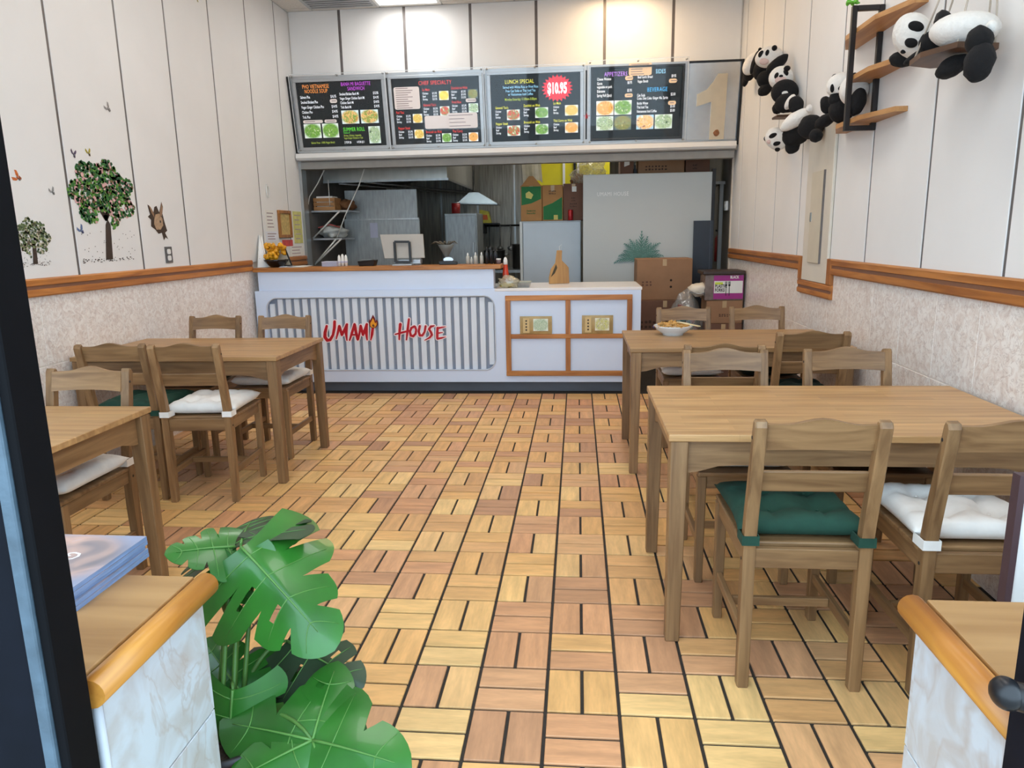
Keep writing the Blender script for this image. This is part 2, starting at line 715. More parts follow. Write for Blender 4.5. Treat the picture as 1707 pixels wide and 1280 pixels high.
# ---- side walls: core, white panels with grey battens, marble wainscot
def side_wall(name, x, sgn, seams, y0, y1):
    """sgn +1: room is on the +x side of the wall face x"""
    a, b = (x - 0.10, x - 0.012) if sgn > 0 else (x + 0.012, x + 0.10)
    w = struct(box(name, a, b, y0, y1, 0, ZC, WALLCORE))
    ys = [y0] + seams + [y1]
    c, d = (x - 0.012, x) if sgn > 0 else (x, x + 0.012)
    for p, q in zip(ys, ys[1:]):
        box('panel', c, d, p + 0.011, q - 0.011, RZ1 - 0.02, ZC, WHITE_PANEL, w, 0.002, 1)
    c2, d2 = (x - 0.012, x - 0.004) if sgn > 0 else (x + 0.004, x + 0.012)
    for s in seams:
        box('batten', c2, d2, s - 0.0108, s + 0.0108, RZ1 - 0.02, ZC, BATTEN, w)
    # wainscot tiles
    zs = [0.0, 0.345, 0.728, RZ0 + 0.02]
    k = 3.008 - 0.355 * 9
    joints = [y0]
    while k < y1 - 0.05:
        if k > y0 + 0.05:
            joints.append(k)
        k += 0.355
    joints.append(y1)
    for i in range(3):
        for p, q in zip(joints, joints[1:]):
            box('wall_tile', c, d, p + 0.003, q - 0.003, zs[i] + 0.003, zs[i + 1] - 0.003, MARBLE, w, 0.001, 1)
    g0, g1 = (x - 0.012, x - 0.0012) if sgn > 0 else (x + 0.0012, x + 0.012)
    box('grout_bed', g0, g1, y0, y1, 0.0, RZ0 + 0.02, MARBLE_GROUT, w)
    return w


wall_left = side_wall('wall_left', XL, 1, [1.45, 2.105, 2.763, 3.42, 4.078, 4.735, 5.333, 6.0, 6.69, 7.35], 0.86, 7.90)
wall_right = side_wall('wall_right', XR, -1, [1.55, 2.218, 2.888, 3.559, 4.236, 4.80, 5.511, 6.192, 6.855, 7.487], 0.86, 7.90)


def rail(name, x, sgn, y0, y1, z0=RZ0, z1=RZ1, vertical=False):
    """oak rail with a sunken brown centre strip"""
    t = 0.022
    bm = B()
    zc = (z0 + z1) / 2
    w = 0.012
    prof = [(0, z0), (t * 0.7, z0), (t, z0 + 0.008), (t, zc - w), (t * 0.6, zc - w + 0.004), (t * 0.6, zc + w - 0.004), (t, zc + w), (t, z1 - 0.008), (t * 0.7, z1), (0, z1)]
    pts = [(x + sgn * p[0], p[1]) for p in prof]
    prism(bm, pts, y0, y1, 'y')
    r = struct(obj(name, bm, RAIL))
    box('inlay_strip', min(x + sgn * t * .55, x + sgn * t * .72), max(x + sgn * t * .55, x + sgn * t * .72), y0, y1, zc - w + 0.003, zc + w - 0.003, RAILG, r)
    return r


rail('trim_1', XL, 1, 1.27, 6.36)
rail('trim_2', XR, -1, 1.27, 4.75)
rail('trim_3', XR, -1, 5.33, 7.86)
rail('trim_4', XR, -1, 4.70, 5.38, 0.955, 1.045)
for nm, ya in (('trim_5', 4.70), ('trim_6', 5.30)):
    bm = B()
    bx(bm, XR - 0.0222, XR, ya, ya + 0.08, 1.045, RZ1)
    bevel(bm, 0.003, 1)
    struct(obj(nm, bm, RAILZ))
rail('trim_7', XL, 1, 6.95, 7.75)

# ---- wall over the kitchen opening
wall_back = struct(box('wall_back', XL, XR, YB + 0.012, YB + 0.12, 2.18, ZC, WALLCORE))
sx = [XL, -2.395, -1.728, -1.062, -0.408, 0.262, 0.925, XR]
for p, q in zip(sx, sx[1:]):
    box('panel', p + 0.014, q - 0.014, YB, YB + 0.012, 2.22, ZC, WHITE_PANEL, wall_back, 0.002, 1)
for s in sx[1:-1]:
    box('batten', s - 0.0138, s + 0.0138, YB + 0.003, YB + 0.012, 2.22, ZC, BATTEN, wall_back)

# ---- ceiling with its grid of tiles
CEILM = basic('ceiling_tile', (222, 216, 208), 0.85, var=0.06, scale=60)
ceiling = struct(box('ceiling', XL - 0.1, XR + 0.1, 0.80, YB + 0.12, ZC + 0.012, ZC + 0.08, basic('ceiling_grid', (200, 196, 190), 0.6)))


def troffer(x0, x1, y0, y1, kind, label):
    t = thing('ceiling_light', label, 'light', ((x0 + x1) / 2, (y0 + y1) / 2, ZC - 0.012))
    hx, hy = (x1 - x0) / 2, (y1 - y0) / 2
    bm = B()
    for a in ((-hx, hx, -hy, -hy + 0.03), (-hx, hx, hy - 0.03, hy), (-hx, -hx + 0.03, -hy + 0.03, hy - 0.03), (hx - 0.03, hx, -hy + 0.03, hy - 0.03)):
        bx(bm, a[0], a[1], a[2], a[3], -0.004, 0.012)
    obj('frame', bm, WHITEP, t)
    m = lamp_mat(kind)
    box('diffuser', -hx + 0.03, hx - 0.03, -hy + 0.03, hy - 0.03, 0.002, 0.010, m, t)
    return t


def lamp_mat(kind):
    col, s = {'cool': ((1.0, 0.97, 0.93), CEIL_LAMP), 'warm': ((1.0, 0.70, 0.40), WARM_LAMP), 'kitchen': ((1.0, 0.96, 0.88), KITCHEN_LAMP)}[kind]
    n = 'lamp_' + kind
    if n in MATS:
        return MATS[n]
    m, nt, b = new_mat(n)
    no = N(nt, 'ShaderNodeTexNoise')
    no.inputs['Scale'].default_value = 3
    mr = N(nt, 'ShaderNodeMapRange')
    mr.inputs['To Min'].default_value = s * 0.95
    mr.inputs['To Max'].default_value = s * 1.05
    nt.links.new(no.outputs['Fac'], mr.inputs['Value'])
    b.inputs['Base Color'].default_value = (.9, .9, .9, 1)
    b.inputs['Emission Color'].default_value = col + (1,)
    nt.links.new(mr.outputs[0], b.inputs['Emission Strength'])
    MATS[n] = m
    return m


lamp_rects = [(-1.965, -1.335, 6.38, 7.60, 'cool', 'bright ceiling light panel nearest the menu boards'),
              (0.10, 0.73, 6.38, 7.60, 'warm', 'warm ceiling light panel above the kitchen counter'),
              (-1.965, -1.335, 3.90, 5.12, 'cool', 'ceiling light panel over the rear table on the decal wall side'),
              (0.10, 0.73, 3.90, 5.12, 'cool', 'ceiling light panel over the rear table on the panda wall side'),
              (-1.965, -1.335, 1.60, 2.82, 'cool', 'ceiling light panel over the front table on the decal wall side'),
              (0.10, 0.73, 1.60, 2.82, 'cool', 'ceiling light panel over the front table on the panda wall side')]
for r in lamp_rects:
    troffer(*r)
gx = [XL, -2.655, -1.965, -1.335, -0.62, 0.10, 0.73, XR]
gy = [0.86, 1.60, 2.21, 2.82, 3.36, 3.90, 4.51, 5.12, 5.75, 6.38, 6.99, 7.60, YB]
for a, b_ in zip(gx, gx[1:]):
    for c, d in zip(gy, gy[1:]):
        mx_, my_ = (a + b_) / 2, (c + d) / 2
        if any(l[0] < mx_ < l[1] and l[2] < my_ < l[3] for l in lamp_rects):
            continue
        if -2.655 < mx_ < -1.965 and c > 6.9 and d < 7.65:
            continue
        box('ceiling_tile', a + 0.008, b_ - 0.008, c + 0.008, d - 0.008, ZC, ZC + 0.012, CEILM, ceiling)
t = thing('ceiling_vent', 'grey air vent in the ceiling beside the light panel', 'vent', (-2.31, 7.295, ZC - 0.012))
bm = B()
for a in ((-.345, .345, -.305, -.27), (-.345, .345, .27, .305), (-.345, -.31, -.27, .27), (.31, .345, -.27, .27)):
    bx(bm, *a, -0.003, 0.012)
obj('frame', bm, SILVER, t)
box('backing', -.345, .345, -.305, .305, 0.010, 0.0118, BLACKP, t)
for i in range(9):
    y = -0.24 + i * 0.06
    box('slat', -.31, .31, y - 0.018, y + 0.018, 0.0, 0.005, SILVER, t)

# ---- shop front: knee walls with oak caps, black frames, glazing
NAVY = basic('dark_navy_frame', (10, 13, 22), 0.7, 0.0, var=0.25, scale=9, spec=0.12)
FRAMEB = basic('black_frame', (7, 7, 10), 0.7, 0.0, var=0.15, scale=15, spec=0.12)
SEAL = basic('pale_weather_strip', (70, 86, 98), 0.6, var=0.25, scale=22, bump=0.4)
CAPTOP = wood('oak_cap', (178, 136, 86), (150, 108, 62), 'x', 16, 0.4)
CAPEDGE = wood('oak_bullnose', (208, 144, 62), (164, 98, 36), 'y', 30, 0.35)
MARBLE2 = marble('pale_marble_tile', (192, 198, 204), (178, 174, 172), (166, 148, 136), 8.0, 4.0)


def knee(name, x0, x1, y0, y1, edge):
    """low wall; edge = x of the end that faces the doorway"""
    zt = 0.715
    w = struct(box(name, x0 + (0.012 if edge == x0 else 0), x1 - (0.012 if edge == x1 else 0), y0 + 0.012, y1 - 0.012, 0, zt, WALLCORE))
    e0, e1 = (x1 - 0.012, x1) if edge == x1 else (x0, x0 + 0.012)
    for a, b_ in ((0.0, 0.06), (0.06, 0.46), (0.46, zt)):
        box('wall_tile', e0, e1, y0 + 0.012, y1 - 0.012, a + 0.0015, b_ - 0.0015, MARBLE2, w, 0.0012, 1)
    n = max(2, int((x1 - x0) / 0.36))
    for i in range(n):
        p, q = x0 + (x1 - x0) * i / n, x0 + (x1 - x0) * (i + 1) / n
        for a, b_ in ((0.06, 0.46), (0.46, zt)):
            box('wall_tile', p + 0.0015, q - 0.0015, y1 - 0.012, y1, a + .0015, b_ - .0015, MARBLE2, w, 0.0012, 1)
    # corner bead beside the frame
    bxm = B()
    tube(bxm, [((e0 + e1) / 2 + (0.004 if edge == x1 else -0.004), y0 + 0.008, 0), ((e0 + e1) / 2 + (0.004 if edge == x1 else -0.004), y0 + 0.008, zt)], 0.008, 8)
    obj('corner_bead', bxm, basic('grey_bead', (190, 194, 200), 0.5), w)
    return w


def cap(name, x0, x1, y0, y1, edge):
    s = 1 if edge == x1 else -1
    top = struct(box(name, x0 + (0.0 if s > 0 else 0.028), x1 - (0.028 if s > 0 else 0), y0 - 0.01, y1 + 0.008, 0.715, 0.748, CAPTOP, None, 0.003, 2))
    bm = B()
    pts = []
    cx, cz, rx, rz = edge - s * 0.005, 0.730, 0.024, 0.024
    for i in range(16):
        a = 2 * PI * i / 16
        pts.append((cx + rx * math.cos(a), cz + rz * math.sin(a)))
    prism(bm, pts, y0 - 0.012, y1 + 0.012, 'y')
    for f in bm.faces:
        if len(f.verts) == 4:
            f.smooth = True
    bmesh.ops.bevel(bm, geom=[e for e in bm.edges if e.is_manifold and abs(e.calc_face_angle(0)) > 1.2], offset=0.008, segments=2, affect='EDGES')
    obj('bullnose', bm, CAPEDGE, top)
    return top


knee('wall_front_low', XL, -0.738, 0.925, 1.255, -0.738)
cap('trim_8', XL, -0.728, 0.925, 1.255, -0.728)
knee('wall_front_low.001', 0.602, XR, 0.92, 1.238, 0.602)
cap('trim_9', 0.592, XR, 0.92, 1.238, 0.592)
struct(box('wall_front', XL, XR, YF, 1.0, 2.75, ZC, WALLCORE))


def dframe(name, parts):
    root = None
    for nm, x0, x1, y0, y1, z0, z1, m in parts:
        o = box(nm, x0, x1, y0, y1, z0, z1, m, root, 0.002, 1)
        if root is None:
            root = struct(o)
    return root


dframe('door_1', [('door_1', -0.738, -0.722, 0.842, 0.900, 0, 2.75, FRAMEB),
                  ('weather_strip', -0.757, -0.738, 0.836, 0.875, 0, 2.75, SEAL),
                  ('stile', -0.93, -0.757, 0.842, 0.900, 0, 2.75, NAVY)])
d2 = dframe('door_2', [('door_2', 0.566, 0.66, 0.842, 0.900, 0, 2.75, NAVY)])
bm = B()
tube(bm, [(0.522, 0.846, 0.835), (0.56, 0.836, 0.830), (0.70, 0.825, 0.822)], [0.016, 0.019, 0.019], 12)
ball(bm, (0.526, 0.846, 0.834), (0.018, 0.022, 0.020))
obj('door_handle', bm, BLACKM, d2)
PANE = clear_mat('window_glass', (1, 1, 1), 0.04)
for i, (a, b_) in enumerate(((XL, -0.93), (0.66, XR))):
    fr = dframe('window_%d' % (i + 1), [('window_%d' % (i + 1), a, b_, 0.83, 0.89, 0.70, 0.76, FRAMEB),
                                        ('window_frame', a, b_, 0.83, 0.89, 2.69, 2.75, FRAMEB)])
    box('pane', a, b_, 0.857, 0.863, 0.76, 2.69, PANE, fr)

# ---- kitchen shell
KSTEEL = steel('kitchen_wall_steel', (160, 154, 142), 0.35, 0.35, (9, 9, 0.5), 0.12)
KDARK = basic('kitchen_dark_wall', (112, 108, 104), 0.5, 0.1, var=0.15, scale=3, vec=(3, 3, .5))
YK = 11.3
struct(box('wall_kitchen_left', XL - 0.1, XL, 7.90, YK, 0, 2.75, KDARK))
struct(box('wall_kitchen_right', XR, XR + 0.1, 7.90, YK, 0, 2.75, KDARK))
wkb = struct(box('wall_kitchen_back', XL, XR, YK, YK + 0.1, 0, 2.75, KSTEEL))
for i in range(8):
    x = XL + (XR - XL) * (i + 0.5) / 8
    box('seam_strip', x - 0.012, x + 0.012, YK - 0.006, YK, 0, 2.75, STEEL, wkb)
struct(box('ceiling_kitchen', XL, XR, YB + 0.12, YK, 2.75, 2.82, basic('kitchen_ceiling', (150, 146, 138), 0.8)))
struct(box('trim_10', XL - 0.0, XL + 0.03, YB + 0.0, YB + 0.13, 0.0, 2.19, STEEL))
struct(box('trim_11', XR - 0.012, XR, 7.86, 7.90, 0.0, 2.75, basic('cream_trim', (214, 200, 184), 0.5)))
for x, y in ((-0.9, 9.6), (0.3, 9.0)):
    t = thing('kitchen_ceiling_light', 'kitchen ceiling lamp ' + ('over the cooking line aisle' if x < 0 else 'over the fridge and cartons'), 'light', (x, y, 2.748))
    box('housing', -.12, .12, -.5, .5, -0.05, 0.0, WHITEP, t, 0.01)
    box('tube', -.09, .09, -.47, .47, -0.062, -0.05, lamp_mat('kitchen'), t)

# ================================================================== SERVICE COUNTER
YC = 6.34
XC0, XCM, XC1 = -2.905, -0.705, 0.545
ct = wthing('service_counter', 'long white service counter with slatted front and oak trim', 'counter', (-1.2, 6.7, 0))
WLR = WHITE_LAM
# carcass blocks
bm = B()
bx(bm, XC0, XC1, YC + 0.06, 6.46, 0.0, 0.085)
obj('toe_kick', bm, basic('grey_toe_kick', (92, 96, 104), 0.6, var=0.15, scale=5, vec=(.5, 1, 1)), ct)
box('body', XC0, XC1, YC + 0.05, 7.02, 0.085, 0.905, WLR, ct)
# front board of the slatted half: rectangle with a rounded opening
ox0, ox1, oz0, oz1 = XC0, XCM + 0.012, 0.095, 0.93
ix0, ix1, iz0, iz1 = -2.805, -0.728, 0.205, 0.868
inner = rrect(ix0, ix1, iz0, iz1, 0.10, 8)
n = len(inner)
bm = B()
def _ring(y, grow=0.0):
    return [bm.verts.new((p[0], y, p[1])) for p in inner]
cxm, czm = (ix0 + ix1) / 2, (iz0 + iz1) / 2
def _outer(p):
    dx, dz = p[0] - cxm, p[1] - czm
    # map the rounded ring to the outer rectangle, corner to corner
    hx, hz = (ix1 - ix0) / 2, (iz1 - iz0) / 2
    u, v = dx / hx, dz / hz
    m = max(abs(u), abs(v))
    u, v = u / m, v / m
    return (ox0 + (u + 1) / 2 * (ox1 - ox0), oz0 + (v + 1) / 2 * (oz1 - oz0))
rings = []
for y in (YC, YC + 0.05):
    rings.append(([bm.verts.new((_outer(p)[0], y, _outer(p)[1])) for p in inner], [bm.verts.new((p[0], y, p[1])) for p in inner]))
for i in range(n):
    j = (i + 1) % n
    (o0, i0), (o1, i1) = rings
    bm.faces.new((o0[i], o0[j], i0[j], i0[i]))
    bm.faces.new((o1[j], o1[i], i1[i], i1[j]))
    bm.faces.new((i0[i], i0[j], i1[j], i1[i]))
    bm.faces.new((o0[j], o0[i], o1[i], o1[j]))
# square off the outer corners
for (X, Z) in ((ox0, oz0), (ox1, oz0), (ox1, oz1), (ox0, oz1)):
    for vs in (rings[0][0], rings[1][0]):
        v = min(vs, key=lambda q: (q.co.x - X) ** 2 + (q.co.z - Z) ** 2)
        v.co.x, v.co.z = X, Z
fp = obj('front_board', bm, WLR, ct)
# thin raised lip round the opening
bm = B()
tube(bm, [(p[0], YC - 0.002, p[1]) for p in inner] + [(inner[0][0], YC - 0.002, inner[0][1])], 0.006, 6, False)
obj('lip', bm, basic('lip_grey', (200, 206, 216), 0.4), ct)
# slats on a grey backing
SLAT = basic('white_slat', (222, 229, 238), 0.4, var=0.02, scale=4)
box('backing', ix0 - 0.01, ix1 + 0.01, YC + 0.044, YC + 0.049, iz0 - 0.01, iz1 + 0.01, basic('grey_backing', (142, 150, 164), 0.6, var=0.04), ct)
ns = 27
ps = (ix1 - ix0) / ns
for i in range(ns):
    x = ix0 + ps * i
    za, zb = iz0, iz1
    d = min(x - ix0, ix1 - (x + ps)) + 0.014
    if d < 0.095:
        k = 0.10 - math.sqrt(max(0, 0.01 - (0.10 - max(d, 0.0)) ** 2))
        za, zb = iz0 + k * 0.9, iz1 - k * 0.9
    box('slat', x + 0.016, x + ps - 0.013, YC + 0.022, YC + 0.044, za, zb - 0.012, SLAT, ct, 0.003, 1)
# upper ledge and oak top over the slatted half
box('upper_board', XC0 + 0.03, XCM - 0.03, YC + 0.022, 6.50, 0.93, 1.100, WLR, ct, 0.002, 1)
box('oak_top', XC0, XCM + 0.04, YC - 0.012, 6.60, 1.100, 1.137, RAILX, ct, 0.006, 2)
box('prep_top', XC0, XCM, 6.60, 7.02, 0.905, 0.93, STEEL, ct)
# lower half with its stone top and oak lattice
box('front_board', XCM + 0.012, XC1, YC, YC + 0.05, 0.095, 0.905, WLR, ct)
box('white_top', XCM - 0.02, XC1 + 0.008, YC - 0.004, 7.06, 0.905, 0.930, basic('white_stone', (236, 232, 230), 0.25, var=0.02), ct, 0.004, 2)
box('end_panel', XC1 - 0.03, XC1, YC + 0.05, 7.02, 0.0, 0.905, WLR, ct)
lx0, lx1, lz0, lz1 = -0.632, 0.470, 0.155, 0.868
fw = 0.044
for nm, a in (('frame_rail', (lx0, lx1, lz1 - fw, lz1)), ('frame_rail', (lx0, lx1, lz0, lz0 + fw)),
              ('frame_rail', (lx0 + fw, lx1 - fw, 0.490, 0.528))):
    box(nm, a[0], a[1], YC - 0.028, YC - 0.0005, a[2], a[3], RAILX, ct, 0.003, 1)
for a in ((lx0, lx0 + fw, lz0 + fw, lz1 - fw), (lx1 - fw, lx1, lz0 + fw, lz1 - fw), (-0.105, -0.063, lz0 + fw, 0.490), (-0.105, -0.063, 0.528, lz1 - fw)):
    box('frame_stile', a[0], a[1], YC - 0.028, YC - 0.0005, a[2], a[3], RAILZ, ct, 0.003, 1)

# ---- two packets standing in the lattice
def packet(px0, px1, py0, py1, seed, cols, label):
    a, b_ = P(px0, py1, YC - 0.012), P(px1, py0, YC - 0.012)
    t = wthing('food_packet', label, 'packet', ((a.x + b_.x) / 2, YC - 0.014, 0.528))
    z0 = 0.529
    z1 = z0 + (b_.z - a.z)
    bm = B()
    rr = random.Random(seed)
    nx, nz = 10, 6
    g = {}
    for s in (0, 1):
        for i in range(nx + 1):
            for k in range(nz + 1):
                u, v = i / nx, k / nz
                puff = 0.010 * math.sin(PI * u) ** .5 * math.sin(PI * v) ** .5 if 0 < i < nx and 0 < k < nz else 0.0015
                y = YC - 0.014 + (-1 if s == 0 else 0.8) * puff * (0.8 + rr.random() * .4)
                g[s, i, k] = bm.verts.new((a.x + (b_.x - a.x) * u, y, z0 + (z1 - z0) * v))
        for i in range(nx):
            for k in range(nz):
                f = bm.faces.new((g[s, i, k], g[s, i + 1, k], g[s, i + 1, k + 1], g[s, i, k + 1]))
                f.smooth = True
    obj('bag', bm, basic('gold_kraft_bag', (176, 146, 92), 0.4, 0.2, var=0.15, scale=20), t)
    w, h = b_.x - a.x, z1 - z0
    box('window', a.x + w * .42, a.x + w * .88, YC - 0.028, YC - 0.0265, z0 + h * .18, z0 + h * .86, food_mat('packet_food_%d' % seed, cols, cols[-1], 70, 0.0, (1, 0, 1)), t)
    box('label_strip', a.x + w * .10, a.x + w * .30, YC - 0.028, YC - 0.0268, z0 + h * .08, z0 + h * .90, basic('cream_label', (214, 186, 130), 0.5), t)
    for i in range(4):
        bm = B()
        ball(bm, (a.x + w * .2, YC - 0.0285, z0 + h * (.75 - .17 * i)), (0.008, 0.001, 0.008), None, 8, 4)
        obj('printed_mark', bm, basic('dark_print', (60, 48, 36), 0.6), t)


packet(867, 920, 526, 556, 1, [(120, 150, 110), (214, 226, 200), (150, 180, 140), (232, 238, 226)], 'gold packet with pale green window in the oak lattice')
packet(970, 1022, 525, 556, 2, [(70, 60, 40), (226, 220, 180), (190, 190, 60), (236, 232, 214)], 'gold packet with yellow window in the oak lattice')

# ---- red brush lettering on the slats
SIGN_RED = basic('sign_red', (182, 16, 32), 0.35, var=0.12, scale=30)
SIGN_OUT = basic('sign_outline', (250, 232, 232), 0.4, var=0.01)


def to_sign(u, v, y):
    p = P(530 + u / 7.42, 515 + v / 7.42, YC + 0.02)
    return Vector((p.x, y, p.z))


def stroke(bm, pts, y, dy, extra):
    k = 1 / 7.42 / 1206.8 * (YC + 0.02)
    last = None
    for (u, v, w) in pts:
        c = to_sign(u, v, y)
        r = max(0.0015, (w * 1.18 / 2 + extra) * k)
        e = len(bm.faces) * 2.0e-6         # every piece a hair prouder than the last
        prism(bm, [(c.x + r * math.cos(2 * PI * i / 10), c.z + r * math.sin(2 * PI * i / 10)) for i in range(10)], y - e, y + dy, 'y')
        if last:
            c0, r0 = last
            d = Vector((c.x - c0.x, c.z - c0.z))
            if d.length > 1e-5:
                d.normalize()
                nx_, nz_ = -d.y, d.x
                e = len(bm.faces) * 2.0e-6
                prism(bm, [(c0.x + nx_ * r0, c0.z + nz_ * r0), (c0.x - nx_ * r0, c0.z - nz_ * r0), (c.x - nx_ * r, c.z - nz_ * r), (c.x + nx_ * r, c.z + nz_ * r)], y - e, y + dy, 'y')
        last = (c, r)


LET = [
    ('U', [[(112, 210, 26), (92, 290, 34), (90, 345, 36), (118, 385, 34), (155, 380, 30), (190, 320, 28), (208, 230, 32), (210, 155, 30)]]),
    ('M', [[(230, 368, 12), (250, 290, 24), (268, 212, 30)], [(272, 220, 30), (300, 318, 28)], [(300, 318, 28), (335, 250, 28), (362, 190, 28)], [(358, 200, 30), (352, 300, 32), (362, 385, 14)]]),
    ('A', [[(395, 385, 16), (425, 290, 28), (456, 188, 28)], [(458, 195, 30), (475, 290, 32), (495, 375, 26)], [(420, 318, 18), (480, 316, 18)]]),
    ('M', [[(505, 370, 16), (518, 290, 24), (532, 208, 28)], [(535, 218, 28), (560, 318, 26)], [(560, 318, 26), (585, 250, 28), (608, 188, 28)], [(604, 200, 30), (602, 300, 32), (612, 380, 14)]]),
    ('I', [[(682, 235, 28), (672, 310, 30), (656, 380, 14)]]),
    ('H', [[(1022, 188, 32), (1012, 280, 26), (1008, 375, 16)], [(1128, 125, 22), (1112, 260, 28), (1098, 378, 16)], [(958, 312, 14), (1040, 290, 22), (1130, 268, 20)]]),
    ('O', [[(1195, 215, 26), (1158, 232, 24), (1140, 280, 24), (1150, 325, 26), (1180, 335, 26), (1210, 305, 24), (1218, 255, 22), (1205, 220, 24), (1195, 215, 26)]]),
    ('U', [[(1262, 210, 24), (1248, 275, 26), (1262, 325, 26), (1295, 325, 24), (1322, 280, 22), (1334, 212, 24)]]),
    ('S', [[(1440, 206, 14), (1398, 216, 26), (1376, 248, 24), (1400, 285, 26), (1412, 318, 26), (1385, 352, 20), (1322, 384, 8)]]),
    ('E', [[(1482, 232, 26), (1478, 300, 28), (1478, 358, 26)], [(1486, 236, 22), (1535, 226, 16), (1580, 218, 6)], [(1480, 298, 20), (1545, 288, 8)], [(1480, 366, 24), (1530, 356, 18), (1582, 342, 6)]]),
]
sg = wthing('counter_sign', 'red brush lettering with pale outline and a flame on the slatted counter', 'sign', (to_sign(820, 300, 0).x, YC + 0.015, 0.5))
for ch, strokes in LET:
    bm = B()
    for s in strokes:
        stroke(bm, s, YC + 0.010, 0.004, 0)
    L = obj('letter', bm, SIGN_RED, sg)
    bm = B()
    for s in strokes:
        stroke(bm, s, YC + 0.0145, 0.0074, 12)
    obj('outline', bm, SIGN_OUT, L)


def poly(bm, pts, y, dy):
    prism(bm, [(to_sign(u, v, 0).x, to_sign(u, v, 0).z) for u, v in pts], y, y + dy, 'y')


bm = B()
poly(bm, [(682, 70), (664, 112), (646, 142), (638, 122), (632, 160), (640, 205), (668, 236), (715, 232), (744, 195), (742, 150), (724, 128), (718, 158), (706, 110)], YC + 0.008, 0.006)
fl = obj('flame', bm, basic('flame_dark', (120, 20, 22), 0.4), sg)
bm = B()
poly(bm, [(684, 112), (668, 150), (654, 170), (652, 200), (672, 226), (712, 224), (732, 192), (730, 158), (720, 176), (704, 160), (698, 135)], YC + 0.004, 0.004)
obj('flame_core', bm, basic('flame_yellow', (240, 160, 30), 0.4, emit=0.0), fl)
bm = B()
poly(bm, [(690, 180), (678, 200), (684, 216), (704, 216), (712, 198), (702, 206)], YC + 0.001, 0.003)
obj('flame_eye', bm, basic('flame_ember', (96, 40, 20), 0.4), fl)

# ================================================================== MENU BOARDS
TILT = math.radians(9.0)
MZ = 2.315
SCREEN = basic('screen_dark', (30, 36, 40), 0.25, var=0.12, scale=4, spec=0.2)
NOTE = basic('pasted_note', (226, 216, 212), 0.6, var=0.02, emit=0.12)
NOTEC = basic('pasted_note_cream', (236, 206, 168), 0.6, var=0.02, emit=0.12)
ACRYL = clear_mat('clear_acrylic', (1, 1, 1), 0.013, 0.02)
ACRE = clear_mat('acrylic_edge', (1, 1, 1), 0.25, 0.2, 0.55, (240, 244, 248))
TXT = {}
for k, c in {'w': (236, 242, 250), 'o': (236, 150, 70), 'p': (190, 70, 214), 'g': (96, 226, 60), 'r': (226, 52, 44), 'y': (226, 226, 70), 'c': (150, 214, 250), 'v': (176, 120, 226), 'b': (60, 170, 236), 'k': (120, 104, 104), 'l': (176, 200, 70)}.items():
    TXT[k] = basic('menu_ink_' + k, c, 0.5, var=0.0, bump=0, emit=0.55)
FOODS = {
    'green': food_mat('food_green', [(46, 92, 30), (120, 170, 60), (70, 120, 40), (210, 220, 170)], (222, 232, 226)),
    'noodle': food_mat('food_noodle', [(150, 104, 40), (222, 190, 90), (190, 160, 60), (236, 220, 150)], (232, 232, 224)),
    'red': food_mat('food_red', [(150, 24, 20), (206, 60, 40), (96, 130, 50), (226, 200, 180)], (226, 240, 230)),
    'yellow': food_mat('food_yellow', [(180, 150, 30), (230, 210, 60), (200, 180, 70), (236, 226, 120)], (236, 236, 210)),
    'sand': food_mat('food_sandwich', [(120, 80, 36), (220, 180, 110), (90, 140, 50), (224, 130, 60)], (206, 226, 230), 30),
    'fried': food_mat('food_fried', [(170, 110, 40), (224, 170, 80), (206, 140, 60), (240, 210, 140)], (234, 236, 236)),
    'drink': food_mat('food_drink', [(120, 70, 40), (226, 190, 140), (220, 160, 70), (236, 226, 210)], (160, 200, 220), 24),
    'roll': food_mat('food_roll', [(60, 90, 60), (170, 190, 150), (120, 150, 110), (236, 236, 230)], (206, 220, 214), 30),
    'dark': food_mat('food_dark', [(50, 60, 30), (140, 130, 60), (90, 110, 50), (180, 170, 110)], (70, 90, 90), 40),
}


